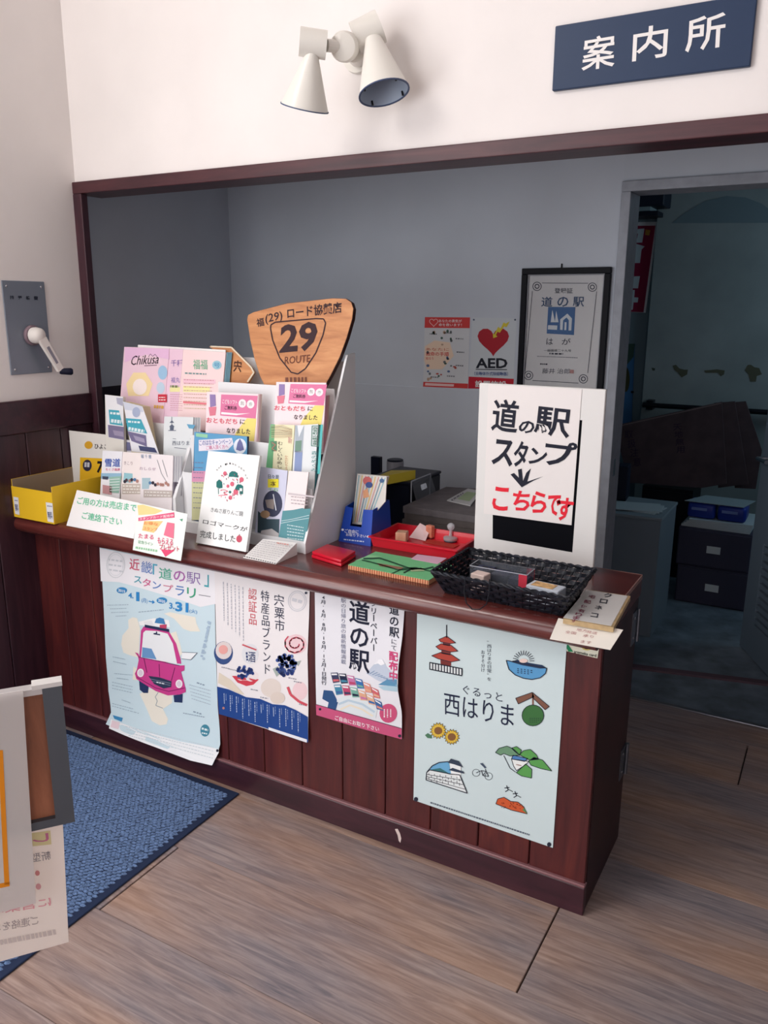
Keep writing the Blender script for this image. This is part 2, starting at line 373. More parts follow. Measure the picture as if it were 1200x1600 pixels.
obj('dado_panel', bbox(-2.70, -.825, YB-.006, YB, .0, 1.25, .003), ALC_SHADE, wb)
struct('wall_back_above_door', box(-.821, .13, YB, YB+.1, 2.05, 2.5), ALC_SHADE)
struct('wall_back_right', box(.09, 1.0, YB, YB+.1, 0, 2.05), ALC_SHADE)
struct('ceiling', box(XW-.1, 1.1, -2.5, YW, 3.9, 4.0), WALL)
struct('ceiling_alcove', box(-2.81, 1.1, YW+.12, YB, 2.5, 2.6), ALC_SHADE)
struct('wall_right', box(1.0, 1.1, .9, 5.6, 0, 3.9), mat((34, 36, 46), .85))  # unseen wall, placed and blackened to keep the passage floor dark
struct('wall_right_bounce', box(1.0, 1.1, -2.5, .9, 0, 3.9), WALL)  # unseen section added in white to bounce light onto the left wall
struct('wall_entrance', join(box(XW-.1, -2.45, -2.6, -2.5, 0, 3.9), box(-.25, 1.1, -2.6, -2.5, 0, 3.9), box(-2.45, -.25, -2.6, -2.5, 2.8, 3.9)), WALL)
wg = thing('window_1', (XW, -.9, 0), kind='structure')                # glazed side wall beside the camera
obj('glass', box(XW-.06, XW-.054, -2.45, .7, .05, 2.75), mat((235, 240, 245), .02, trans=1, alpha=.15), wg)
for yy in (-2.5, -1.7, -.9, -.1, .7): obj('mullion', box(XW-.09, XW-.02, yy, yy+.05, 0, 2.8), mat((70, 74, 80), .4, .5), wg)
for zz in (0, 2.75): obj('rail', box(XW-.09, XW-.02, -2.5, .75, zz, zz+.05), mat((70, 74, 80), .4, .5), wg)
struct('wall_left_high', box(XW-.1, XW, -2.5, .75, 2.8, 3.9), WALL)
# door frame of painted steel in the back wall
FR = mat((160, 164, 174), .45, noise=.06, scale=24)
dfr = thing('door_1', (-.37, YB, 0), kind='structure')
obj('jamb', bbox(-.821, -.785, YB-.02, YB+.13, 0, 2.013, .003), FR, dfr); obj('jamb', bbox(.054, .09, YB-.02, YB+.13, 0, 2.013, .003), FR, dfr)
obj('lintel', bbox(-.821, .09, YB-.02, YB+.13, 2.013, 2.05, .003), FR, dfr)
obj('strike_plate', box(-.786, -.7845, YB+.03, YB+.06, .93, 1.0), CHROME, dfr)
obj('sill', bbox(-.785, .054, YB-.012, YB+.012, 0, .008, .003), mat((150, 150, 155), .3, .8), dfr)
# back room shell
BRW = mat((120, 136, 144), .85, noise=.06, scale=2)  # teal tint puts the blue of the shaded room into the wall colour
fb = struct('floor_back', box(-1.6, 1.0, YB+.0125, 5.5, -.05, .002), mat((104, 116, 128), .5, noise=.22, scale=9))
obj('floor_strip', hexa([(-.95, 3.47, .002), (.3, 3.75, .002), (.3, 3.79, .002), (-.95, 3.51, .002), (-.95, 3.47, .012), (.3, 3.75, .012), (.3, 3.79, .012), (-.95, 3.51, .012)]), (92, 74, 84), fb)
struct('wall_back_room_far', box(-1.6, 1.0, 5.45, 5.55, 0, 2.6), BRW)
struct('wall_back_room_left', box(-1.7, -1.6, YB+.1, 5.55, 0, 2.6), BRW)
struct('ceiling_back_room', box(-1.7, 1.0, YB+.1, 5.55, 2.6, 2.7), BRW)
# ================================================================ RECEPTION COUNTER
XE = -.445
ct = thing('reception_counter', ((XW+XE)/2, 2.08, 0), 'dark red wooden reception counter with vertical boards and kickboard', 'counter')
obj('carcass', box(XW+.002, XE-.012, YF+.022, 2.28, .0, .788), mat((34, 16, 18)), ct)
edges = [XW+.002] + [round(-2.433+.1524*i, 4) for i in range(13)] + [XE]
for a, b in zip(edges, edges[1:]):
    obj('front_board', bbox(a+.0015, b-.0015, YF+.010, YF+.022, .092, .788, .0022, 1), 'board_wood', ct)
obj('kickboard', bbox(XW+.002, XE+.002, YF, YF+.0225, 0, .086, .002, 1), 'dark_wood', ct)
obj('kickboard_ledge', bbox(XW+.002, XE+.002, YF, YF+.0225, .086, .094, .002, 1), mat((132, 92, 96), .3), ct)
obj('end_panel', bbox(XE-.012, XE, YF+.0225, 2.28, 0, .788, .002, 1), mat((50, 18, 24), .4, noise=.2, scale=12), ct)
for z in (.23, .66):
    h = obj('hinge', join(box(XE, XE+.003, 2.215, 2.262, z, z+.10), cone((XE+.006, 2.268, z), (XE+.006, 2.268, z+.10), .006, .006, 10)), STEEL, ct)
    for k in (.02, .08): obj('screw', cone((XE+.003, 2.236, z+k), (XE+.0045, 2.236, z+k), .005, .004, 8), CHROME, h)
# chip on the kickboard where the paint came off
q = ysheet(YF-.0003, (380, 1180, 4)); P = [q.w(q.xy(p)) for p in ((948, 462), (965, 460), (980, 490), (988, 520), (982, 548), (972, 535), (965, 500))]
obj('bare_chip', prism(P, (0, .001, 0)), (214, 196, 190), ct)
# worktop with a rounded nose
prof = [(2.30, ZT), (2.30, .79)] + [(1.845-.03*math.cos(t), .82-.03*math.sin(t)) for t in [math.pi/2-math.pi*i/12 for i in range(13)]]
v = [(x, y, z) for x in (XW+.002, XE) for y, z in prof]; n = len(prof)
vf = (v, [tuple(range(n-1, -1, -1)), tuple(range(n, 2*n))] + [(i, (i+1) % n, (i+1) % n+n, i+n) for i in range(n)])
wt = thing('worktop', ((XW+XE)/2, 2.06, .79), 'reddish brown worktop with rounded nose lying along the whole counter', 'worktop')
obj('slab', vf, 'top_wood', wt, smooth=True)
obj('pale_edge_strip', join(box(-.63, XE+.0012, 2.2985, 2.3012, ZT-.012, ZT+.0006), box(XE-.001, XE+.0012, 1.9, 2.3012, ZT-.012, ZT+.0006)), (150, 118, 112), wt)
# ================================================================ DOOR MAT
mt = thing('door_mat', (-2.08, 1.3, 0), 'blue woven door mat with dark border in front of the counter', 'mat')
MX0, MX1, MY0, MY1 = XW+.03, -1.606, .60, YF-.05
MY1 = 1.868
obj('border', bbox(MX0, MX1, MY0, MY1, .0004, .0065, .002, 1), mat((34, 46, 74), .8), mt)
V, Fc = [], []
rn = random.Random(3); px_, py_ = .0175, .0105; j = 0; yy = MY0+.03
while yy < MY1-.027:
    xx = MX0+.03+(px_/2 if j % 2 else 0)
    while xx < MX1-.026:
        a = .5 + rn.uniform(-.25, .25); cx, cy = xx+rn.uniform(-.001, .001), yy+rn.uniform(-.0008, .0008); L, W_ = .0095, .0048; c_, s_ = math.cos(a), math.sin(a); n0 = len(V); hz = .0115+rn.uniform(-.001, .0012)
        for lx, ly, z in ((-L, 0, .0065), (-L*.4, -W_, .0065), (L*.5, -W_, .0065), (L, 0, .0065), (L*.4, W_, .0065), (-L*.5, W_, .0065), (-L*.45, 0, hz), (L*.45, 0, hz)):
            V.append((cx+lx*c_-ly*s_, cy+lx*s_+ly*c_, z))
        Fc += [tuple(n0+i for i in t) for t in ((0, 1, 6), (1, 2, 7, 6), (2, 3, 7), (3, 4, 7), (4, 5, 6, 7), (5, 0, 6))]
        xx += px_
    yy += py_; j += 1
o = obj('woven_pile', (V, Fc), mat((94, 117, 154), .85, noise=.25, scale=160), mt, smooth=True); o['kind'] = 'stuff'; o['label'] = 'blue woven loops of the mat'
# ================================================================ POSTERS ON THE COUNTER FRONT
PYF = YF+.0086
A_, B_, C_, D_, E_ = (140, 840, 3.3333), (330, 880, 3.6364), (620, 930, 3.0769), (155, 855, 6.3158), (155, 1000, 6.3158)
PIN = mat((60, 66, 84), .3, .6)
# ---- stamp rally poster, curling away at the foot
def d1(x, z):
    k = max(0, (.27-z)/.2); e = max(0, (x+1.80)/.1) if x > -1.80 else 0
    return .028*min(k, 1.2)**2 + .004*math.sin((x+2.2)*9)*min(1, k+.3) + .0015
s = ysheet(PYF, A_, deform=d1, sub=2)
s.ruled([(50, 40), (60, 120), (72, 330), (84, 620), (98, 800), (112, 910), (84, 972)], [(648, 150), (651, 300), (657, 600), (668, 900), (680, 1080), (660, 1140), (638, 1186)], (208, 228, 236))
s.at(D_).poly([(5, 12), (1138, 232), (1148, 560), (1000, 590), (800, 520), (400, 400), (200, 345), (17, 335)], (240, 238, 242), 1, 'white_heading_ground')
s.ell((165, 175), 92, 130, (214, 216, 220), 2, 'seal', ring=8); s.ell((165, 175), 76, 108, (222, 224, 228), 2, 'seal', ring=6)
for k in range(3): s.dashes((95, 120+k*50), (235, 140+k*50), 16, (206, 208, 214), 2, 'seal', 4)
row1 = [('近', 300, 100, 400, 232, (206, 92, 118)), ('畿', 415, 128, 527, 262, (98, 132, 196)), ('「', 530, 158, 575, 282, (84, 178, 206)), ('道', 590, 190, 722, 322, (104, 180, 158)), ('の', 735, 220, 852, 342, (176, 106, 176)), ('駅', 862, 235, 1002, 365, (140, 108, 172)), ('」', 1038, 262, 1084, 402, (74, 166, 178))]
row2 = [('ス', 345, 278, 420, 362, (66, 158, 176)), ('タ', 430, 300, 512, 396, (204, 96, 142)), ('ン', 528, 330, 612, 420, (92, 128, 190)), ('プ', 635, 355, 732, 452, (204, 124, 150)), ('ラ', 755, 372, 842, 486, (90, 130, 190)), ('リ', 868, 390, 955, 508, (70, 164, 128)), ('ー', 985, 462, 1100, 486, (70, 72, 90))]
for ch, x0, y0, x1, y1, c in row1+row2: s.box_text(ch, x0, y0+4, x1, y1-14, c, 0 if ch in '畿駅' else .014, slope=.16)
for (cx, cy), t in (((225, 425), '2019'), ((620, 525), '2020')):
    s.ell((cx, cy), 52, 31, (58, 138, 196), 2, 'date_badge'); s.box_text(t, cx-34, cy-18, cx+34, cy+10, (236, 244, 250), .02, .25, lvl=3)
BL = (52, 138, 202)
s.box_text('4.', 288, 448, 340, 500, BL, .03, .1); s.box_text('1', 366, 440, 398, 530, BL, .04, .1); s.box_text('(月)', 420, 500, 478, 550, BL, 0, .15)
s.line([(490, 532), (540, 542)], 10, BL); s.poly([(528, 520), (552, 544), (524, 560)], BL, 2)
s.box_text('3.', 692, 545, 745, 606, BL, .03, .1); s.box_text('31', 752, 535, 882, 630, BL, .04, .12); s.box_text('(火)', 892, 606, 968, 652, BL, 0, .15)
for k, (x0, x1) in enumerate(((80, 290), (110, 270), (120, 290), (165, 270))): s.dashes((x0, 572+k*36), (x1, 566+k*36), 7, (168, 188, 202), n=12)
s.dashes((390, 640), (640, 615), 8, (160, 180, 196), n=12)
CR = (240, 234, 220)
s.poly([(330, 690), (288, 715), (290, 800), (230, 870), (218, 960), (240, 1040), (300, 1065), (390, 1090), (405, 800), (375, 700)], CR)
s.poly([(640, 655), (700, 640), (950, 690), (960, 750), (998, 832), (900, 830), (830, 805), (740, 705)], CR)
s.poly([(700, 850), (760, 830), (800, 960), (820, 1050), (780, 1100)], CR)
s.poly([(390, 735), (540, 700), (690, 720), (700, 790), (400, 770)], (246, 246, 246))
for i in range(7): s.ell((1080-i*8, 740+i*60), 16, 14, (176, 198, 214), 1)
s.dashes((1095, 735), (1010, 1090), 26, (168, 190, 210), n=10)
# the pink car
MG = (206, 66, 142)
s.poly([(398, 1105), (414, 822), (440, 782), (580, 796), (690, 832), (762, 950), (806, 1105), (812, 1150), (390, 1080)], MG, 2, 'car'); s.poly([(416, 1085), (438, 842), (462, 820), (580, 826), (678, 852), (730, 950), (772, 1150)], (240, 242, 244), 3, 'windscreen')
s.poly([(452, 762), (692, 808), (692, 836), (452, 790)], (40, 48, 84), 3, 'car'); s.poly([(550, 745), (565, 705), (600, 693), (640, 705), (655, 760)], (70, 132, 186), 3, 'luggage'); s.poly([(600, 765), (670, 760), (665, 802), (600, 795)], (196, 70, 104), 3, 'luggage')
s.poly([(440, 735), (520, 722), (540, 765), (455, 762)], (236, 236, 238), 3, 'luggage'); s.poly([(430, 985), (520, 1000), (570, 1105), (425, 1085)], (110, 156, 204), 4, 'seat'); s.line([(570, 830), (570, 850), (540, 852), (605, 862)], 12, (40, 48, 84), 4)
s.at(E_)
s.poly([(400, 530), (470, 680), (520, 800), (600, 842), (665, 832), (680, 780), (630, 680), (720, 620), (722, 530), (500, 480)], CR); s.line([(585, 515), (555, 560), (575, 600), (560, 645), (630, 672)], 6, (150, 160, 170))
s.poly([(340, 260), (400, 300), (400, 400), (330, 390)], CR)
s.poly([(395, 400), (490, 450), (484, 522), (440, 522), (402, 490)], (38, 54, 96), 2, 'tyre'); s.poly([(735, 545), (826, 530), (822, 618), (742, 612)], (38, 54, 96), 2, 'tyre')
s.poly([(388, 165), (355, 120), (385, 130), (400, 160), (800, 250), (845, 248), (842, 300), (810, 312), (856, 480), (856, 512), (800, 536), (680, 546), (560, 502), (370, 384), (355, 330), (374, 290), (392, 200)], MG, 3, 'car')
for ln in ([(388, 165), (800, 252)], [(445, 180), (475, 320)], [(595, 235), (600, 360)], [(750, 270), (715, 400)], [(375, 365), (560, 470), (690, 505), (850, 470)]): s.line(ln, 6, (110, 30, 88), 4, 'car_outline')
for c in ((413, 322), (793, 430)): s.ell(c, 34, 42, (250, 240, 246), 5, 'headlight'); s.ell(c, 22, 30, (228, 214, 226), 6, 'headlight')
s.poly([(490, 352), (600, 366), (718, 405), (714, 462), (640, 476), (545, 430)], (46, 56, 84), 5, 'grille'); s.line([(505, 380), (712, 425)], 5, (130, 140, 160), 6, 'grille'); s.line([(530, 405), (708, 445)], 5, (130, 140, 160), 6, 'grille'); s.dashes((572, 412), (648, 428), 12, (226, 228, 234), 7, 'grille', 4)
s.poly([(822, 118), (972, 124), (908, 192), (816, 182)], (244, 246, 248), 4); s.line([(822, 118), (972, 124), (908, 192), (816, 182)], 4, (60, 70, 90), 5)
for y0, y1, x0, x1, st in ((165, 190, 135, 260, 0), (210, 240, 140, 270, 0), (330, 345, 150, 330, 0), (375, 390, 175, 290, 0), (415, 460, 130, 330, 0), (445, 490, 130, 330, 0), (475, 520, 130, 330, 0), (590, 620, 225, 310, 0), (625, 680, 130, 340, 0), (650, 725, 130, 400, 0)): s.dashes((x0, y0), (x1, y1), 7, (164, 186, 200), n=12)
for k in range(5): s.dashes((890+k*6, 440+k*34), (1100, 500+k*34), 7, (172, 190, 204), n=14)
s.dashes((965, 420), (1040, 445), 12, (140, 160, 178), n=3); s.dashes((830, 720), (1040, 760), 9, (150, 168, 184)); s.dashes((930, 705), (1010, 730), 12, (140, 160, 178), n=3)
s.ell((1046, 892), 46, 60, (70, 138, 160), 2, 'badge'); s.dashes((1015, 870), (1078, 890), 20, (220, 236, 240), 3, 'badge', 3); s.dashes((1015, 915), (1070, 925), 14, (220, 236, 240), 3, 'badge', 4)
s.poly([(135, 740), (235, 768), (222, 805), (150, 775)], (64, 140, 190), 2); s.poly([(130, 790), (205, 812), (190, 880), (112, 858)], (238, 214, 220), 2)
s.poly([(115, 780), (460, 905), (800, 1000), (1180, 1075), (1180, 1110), (1110, 1238), (900, 1190), (560, 1060), (250, 940), (96, 872)], (244, 246, 248), 1, 'white_foot')
for k in range(4): s.dashes((260+k*10, 850+k*30), (1130, 1060+k*36), 7, (206, 216, 222), n=40)
s.ell((1168, 1090), 12, 14, PIN, 3, 'pin')
s.build('poster', 'pale blue stamp rally poster with pink car curling at its foot', 'poster')
# ---- speciality brand poster with blue foot
s = ysheet(PYF, B_, deform=lambda x, z: .0015+.010*max(0, (.5-z)/.25)**2*max(0, min(1, (x+1.66)/.4)), sub=1)
s.ruled([(18, 30), (25, 300), (34, 700), (46, 856)], [(560, 140), (556, 300), (547, 520), (552, 800), (550, 1018)], (238, 233, 234))
s.ell((490, 215), 54, 60, (206, 206, 212), 1, 'seal', ring=5); s.ell((490, 215), 44, 50, (212, 212, 218), 1, 'seal', ring=4); s.dashes((460, 205), (520, 222), 18, (206, 206, 212), 1, 'seal', 3)
s.vtext('宍粟市', 358, 172, 414, 385, (44, 50, 74), 0, .18, 4); s.vtext('特産品ブランド', 283, 150, 330, 632, (44, 50, 74), 0, .18, 10); s.vtext('認証品', 212, 138, 258, 350, (206, 90, 100), 0, .18, 2)
for k in range(6): s.dashes((70+k*22, 105+k*6), (74+k*22, 330+k*22), 5, (186, 186, 196), n=18)
s.ell((70, 510), 54, 66, (58, 82, 134), 1, 'bowl'); s.ell((72, 495), 46, 50, (226, 214, 212), 2, 'bowl'); s.ell((70, 490), 26, 26, (236, 170, 164), 3, 'bowl')
s.ell((222, 515), 48, 58, (226, 226, 230), 1, 'cup'); s.box_text('酒', 212, 500, 252, 560, (52, 66, 110), .01, .1); s.line([(178, 462), (258, 492)], 8, (206, 84, 96), 3); s.dashes((202, 505), (206, 552), 10, (60, 74, 120), n=4)
s.poly([(118, 640), (160, 640), (272, 660), (240, 690), (200, 698), (150, 678)], (208, 66, 82), 1, 'dish'); s.ell((205, 640), 66, 34, (236, 226, 226), 1)
rb = random.Random(5)
for i in range(34):
    a, r = rb.uniform(0, 6.28), rb.uniform(0, 1)**.5; s.ell((190+50*r*math.cos(a), 618+34*r*math.sin(a)), 9, 9, rb.choice([(46, 66, 130), (62, 88, 156), (36, 52, 106)]), 3, 'berries', 8)
for i in range(60):
    a, r = rb.uniform(0, 6.28), rb.uniform(0, 1)**.5; s.ell((427+54*r*math.cos(a), 575+64*r*math.sin(a)), 11, 11, rb.choice([(40, 58, 122), (60, 84, 152), (88, 110, 170), (32, 46, 98)]), 3, 'grapes', 8)
s.poly([(350, 600), (380, 585), (400, 620), (372, 645)], (168, 178, 172), 2); s.poly([(480, 560), (512, 552), (495, 585)], (168, 178, 172), 2)
for i in range(16):
    a = i*.62; s.line([(480+(20+i*2.6)*math.cos(a), 458+(16+i*2.6)*math.sin(a)), (480+(24+i*2.6)*math.cos(a+.5), 458+(20+i*2.6)*math.sin(a+.5)), (480+(24+i*2.6)*math.cos(a+1), 458+(18+i*2.6)*math.sin(a+1))], 7, (208, 84, 104), 3, 'meat')
s.ell((482, 460), 62, 56, (236, 206, 210), 1, 'meat'); s.ell((340, 708), 58, 54, (226, 214, 206), 1); s.ell((378, 765), 42, 34, (222, 208, 198), 2); s.ell((505, 725), 42, 52, (238, 208, 212), 1)
s.line([(436, 702), (452, 745), (500, 785), (546, 806)], 14, (208, 84, 98), 3); s.poly([(45, 620), (110, 660), (190, 745), (160, 742), (60, 690), (40, 680)], (226, 214, 196), 2)
for x, y in ((60, 590), (100, 600), (225, 715), (440, 650), (470, 670), (280, 760), (500, 800)): s.dashes((x, y), (x+44, y+9), 6, (150, 150, 160), n=4)
s.poly([(35, 700), (100, 716), (160, 742), (200, 760), (280, 770), (350, 800), (420, 806), (480, 832), (550, 872), (552, 1018), (300, 932), (46, 856)], (34, 70, 140), 3, 'blue_foot')
for k in range(13):
    x = 75+k*35; y = 735+k*9; s.dashes((x, y+rb.uniform(0, 14)), (x+2, y+rb.uniform(60, 130)), 4, (186, 200, 226), 4, n=9); s.dashes((x+11, y+6), (x+12, y+rb.uniform(40, 70)), 3, (150, 170, 210), 4, n=6)
s.poly([(328, 930), (546, 1000), (545, 1018), (328, 946)], (232, 234, 240), 4)
s.ell((540, 168), 7, 7, PIN, 4, 'pin'); s.ell((72, 822), 7, 7, (190, 130, 120), 4, 'pin')
s.build('poster', 'cream speciality brand poster with grapes, berries and deep blue wavy foot', 'poster')
# ---- free paper poster with the big black characters
s = ysheet(PYF, B_, deform=lambda x, z: .0095+.007*math.sin(z*13+.6)*max(0, min(1, (x+1.30)/.3)), sub=1)
s.ruled([(588, 140), (590, 300), (592, 600), (598, 862)], [(1098, 255), (1086, 420), (1062, 600), (1060, 720), (1083, 850), (1083, 1000)], (232, 232, 238))
s.vtext('道の駅', 788, 205, 896, 612, (24, 28, 52), .02, .2, 0); s.vtext('フリーペーパー', 905, 205, 943, 500, (40, 44, 66), .01, .15, 0)
s.vtext('道の駅', 1014, 228, 1066, 420, (24, 28, 52), .018, .2, 0); s.vtext('にて', 1022, 425, 1056, 495, (60, 62, 84), 0, .2); s.vtext('配布中', 1012, 496, 1060, 665, (206, 72, 122), .03, .2, 0)
s.vtext('4月・6月・8月・10月・12月1日発行', 624, 180, 652, 690, (40, 44, 66), .01, .15, 4); s.vtext('駅の日帰り旅の最新情報満載', 738, 196, 766, 572, (120, 124, 150), 0, .15, 0)
s.poly([(880, 625), (925, 575), (955, 545), (975, 548), (1000, 590), (1055, 650), (1052, 700), (950, 668)], (196, 206, 222), 1); s.poly([(925, 575), (955, 545), (975, 548), (988, 572), (965, 580), (950, 570)], (244, 244, 248), 2)
for k in range(9): s.line([(900+k*16, 628+k*5), (930+k*15, 610+k*9)], 3, (120, 150, 186), 3)
s.poly([(950, 690), (1056, 700), (1056, 660), (1000, 660)], (96, 150, 186), 2); s.poly([(950, 700), (1060, 690), (1058, 730), (980, 720)], (176, 206, 220), 2)
pal = [(60, 64, 96), (34, 40, 70), (200, 120, 168), (58, 112, 176), (222, 146, 130), (210, 104, 110), (72, 140, 170), (190, 72, 110), (120, 176, 160), (226, 172, 140), (228, 180, 150), (66, 104, 160)]
for r in range(2):
    for k in range(6):
        x, y = 680+k*46+r*18, 622+k*k*3.2+r*68; s.poly([(x, y), (x+40, y-2+k*4), (x+52, y+52+k*3), (x+14, y+58)], pal[r*6+k], 3, 'brochures'); s.poly([(x+4, y+4), (x+36, y+3+k*4), (x+38, y+12+k*4), (x+7, y+13)], (238, 238, 242), 4, 'brochures')
        s.poly([(x+14, y+36), (x+46, y+36+k*3), (x+50, y+46+k*3), (x+16, y+50)], pal[(r*6+k+5) % 12], 4, 'brochures')
s.poly([(715, 770), (800, 745), (900, 785), (945, 830), (935, 880), (850, 860), (760, 845), (715, 820)], (224, 232, 236), 2); s.line([(725, 800), (780, 778), (860, 800), (930, 845)], 12, (190, 210, 224), 3); s.line([(735, 830), (790, 805), (860, 830), (920, 868)], 10, (236, 226, 206), 3)
s.poly([(640, 720), (690, 725), (722, 790), (700, 860), (660, 830), (668, 790), (632, 770)], (48, 84, 132), 2)
s.ell((1007, 852), 50, 54, (204, 84, 124), 2, 'badge'); 
for k in range(3): s.dashes((985+k*18, 828), (985+k*18, 876), 7, (244, 228, 234), 3, n=6)
s.poly([(596, 803), (1083, 940), (1083, 1000), (850, 938), (598, 862)], (202, 88, 128), 2, 'pink_band'); s.line([(596, 801), (1083, 938)], 3, (60, 40, 60), 3); s.box_text('ご自由にお取り下さい', 705, 862, 956, 888, (246, 240, 244), .01, .27, lvl=4)
s.ell((1072, 980), 9, 9, PIN, 4, 'pin'); s.ell((620, 828), 7, 7, PIN, 4, 'pin')
s.build('poster', 'white free paper poster with big black characters and pink band at its foot', 'poster')
# ---- pale green poster with small drawings
s = ysheet(PYF, C_, deform=lambda x, z: .0012)
s.paper([(98, 70), (818, 222), (750, 1215), (80, 985)], (206, 222, 224)); INK = (34, 38, 54); RED = (176, 70, 58)
s.line([(240, 142), (240, 205)], 5, INK)
for a in ([(203, 212), (240, 196), (284, 228), (258, 232), (212, 224)], [(188, 246), (215, 232), (262, 240), (295, 268), (262, 272), (205, 260)], [(168, 290), (212, 274), (264, 285), (304, 312), (262, 320), (200, 305)]): s.poly(a, RED, 2, 'pagoda'); s.line(a+[a[0]], 3, INK, 3, 'pagoda')
for a in ([(222, 224), (258, 232), (256, 244), (222, 238)], [(215, 260), (260, 271), (258, 288), (215, 280)], [(210, 306), (262, 320), (260, 348), (212, 340)]): s.poly(a, (120, 50, 46), 2, 'pagoda')
s.poly([(158, 322), (315, 352), (315, 386), (158, 354)], (222, 228, 228), 3, 'fence'); s.line([(158, 322), (315, 352)], 5, INK, 4, 'fence'); s.line([(158, 354), (315, 386)], 5, INK, 4, 'fence')
for k in range(12): s.line([(160+k*14, 322+k*2.7), (160+k*14, 354+k*2.7)], 5, INK, 4, 'fence')
s.vtext('“西はりまの日常”を', 434, 214, 456, 412, (70, 78, 92), 0, .1); s.vtext('おすそ分け', 405, 262, 424, 370, (70, 78, 92), 0, .1)
s.poly([(527, 312), (560, 318), (722, 350), (716, 375), (690, 396), (650, 404), (610, 398), (570, 382), (540, 355)], (92, 156, 204), 2, 'sea'); s.line([(527, 312), (722, 350), (716, 375), (690, 396), (650, 404), (610, 398), (570, 382), (540, 355), (527, 312)], 4, INK, 4, 'sea')
s.poly([(545, 318), (580, 310), (640, 325), (700, 335), (722, 350), (690, 352), (600, 335)], (38, 58, 90), 3, 'sea'); s.ell((610, 314), 20, 10, (232, 206, 196), 4)
for k in range(13): a = math.pi+k*math.pi/12; s.line([(610+28*math.cos(a), 315+28*math.sin(a)), (610+52*math.cos(a), 315+50*math.sin(a))], 3, INK, 3)
for k in range(14): s.line([(580+(k % 5)*16, 352+(k//5)*9+(k % 5)*2), (588+(k % 5)*16, 354+(k//5)*9+(k % 5)*2)], 4, (38, 58, 90), 3)
s.box_text('ぐるっと', 318, 430, 508, 472, (48, 54, 76), 0, .22, space=1.15); s.box_text('西はりま', 228, 468, 562, 570, (32, 40, 66), 0, .2)
BRN = (128, 88, 72)
s.poly([(572, 494), (652, 466), (662, 488), (585, 522)], BRN, 2, 'eaves'); s.poly([(652, 466), (734, 534), (714, 550), (650, 490)], BRN, 2, 'eaves'); s.line([(572, 494), (652, 466), (734, 534), (714, 550), (652, 490), (585, 522), (572, 494)], 3, INK, 3, 'eaves'); s.line([(655, 490), (655, 528)], 8, BRN, 2)
s.ell((655, 577), 52, 50, (62, 112, 62), 2, 'cedar_ball'); s.ell((655, 577), 54, 52, INK, 3, 'cedar_ball', ring=3)
for k in range(16): s.line([(640+(k % 6)*10, 590+(k//6)*9), (644+(k % 6)*10, 592+(k//6)*9)], 3, INK, 3)
for c, r in (((200, 650), 40), ((265, 680), 38)):
    P = []
    for i in range(32): a = i*math.pi/16; q = r if i % 2 else r*.72; P.append((c[0]+q*math.cos(a), c[1]+q*math.sin(a)))
    s.poly(P, (222, 186, 72), 2, 'sunflower'); s.line(P+[P[0]], 2, (90, 74, 40), 3, 'sunflower'); s.ell(c, 19, 18, (134, 92, 56), 4, 'sunflower')
s.poly([(136, 672), (150, 662), (168, 674), (170, 688), (148, 686)], (80, 124, 96), 2); 
G1, G2 = (92, 160, 84), (110, 150, 118)
for P, c in (([(475, 755), (492, 735), (530, 724), (562, 738), (592, 768), (545, 772), (515, 760), (500, 768)], G2), ([(552, 734), (576, 726), (600, 744), (592, 768), (570, 752)], G1), ([(590, 766), (610, 746), (642, 740), (672, 766), (682, 788), (640, 792)], G1), ([(635, 796), (660, 778), (702, 792), (746, 844), (692, 832), (645, 816)], G1), ([(575, 852), (620, 810), (650, 836), (648, 878), (600, 868)], G1), ([(552, 786), (636, 798), (616, 816), (576, 842), (562, 820)], (236, 240, 238)), ([(560, 768), (630, 784), (616, 798), (552, 786)], (84, 132, 190))): s.poly(P, c, 2, 'hills'); s.line(P+[P[0]], 3, INK, 3, 'hills')
s.line([(515, 770), (545, 830), (572, 850)], 3, INK, 3); s.dashes((575, 812), (600, 818), 4, (150, 90, 80), 4)
wallp = [(145, 850), (142, 886), (340, 950), (304, 862), (262, 858), (160, 838)]
s.poly([(160, 838), (172, 818), (205, 802), (250, 798), (262, 862)], (110, 172, 212), 2, 'castle'); s.poly([(160, 838), (210, 830), (262, 862)], (62, 116, 120), 3, 'castle'); s.poly(wallp, (228, 234, 234), 3, 'castle'); s.line(wallp+[wallp[0], (172, 818), (205, 802), (250, 798)], 4, INK, 5, 'castle')
for k in range(1, 4): s.line([(145, 850+k*10), (305+k*9, 866+k*22)], 2.5, INK, 4, 'castle')
for k in range(24): r = k % 4; x = 155+(k//4)*27+(r % 2)*12; s.line([(x, 853+r*10+(x-145)*.12), (x+1, 861+r*11+(x-145)*.13)], 2.5, INK, 4, 'castle')
s.poly([(256, 805), (310, 818), (308, 880), (262, 862)], (240, 242, 242), 4, 'castle'); s.poly([(246, 803), (262, 784), (300, 796), (320, 826), (280, 812)], (56, 66, 84), 5, 'castle'); s.poly([(250, 838), (270, 828), (322, 846), (326, 856), (280, 846)], (56, 66, 84), 5, 'castle')
for c in ((382, 853), (442, 870)): s.ell(c, 19, 18, INK, 2, 'bicycle', ring=2)
s.line([(382, 853), (408, 842), (430, 846), (442, 870), (414, 866), (408, 842)], 3, INK, 3, 'bicycle'); s.line([(414, 866), (430, 846), (426, 834)], 3, INK, 3, 'bicycle')
s.poly([(400, 808), (414, 806), (432, 828), (424, 832)], (70, 84, 104), 2)
P = [(477, 1002), (486, 978), (516, 970), (548, 990), (582, 993), (610, 1015), (627, 1050), (552, 1032)]; s.poly(P, (206, 92, 52), 2, 'red_hill'); s.line(P+[P[0]], 3, INK, 3, 'red_hill'); s.poly([(604, 1030), (614, 1022), (628, 1050)], (96, 140, 90), 4)
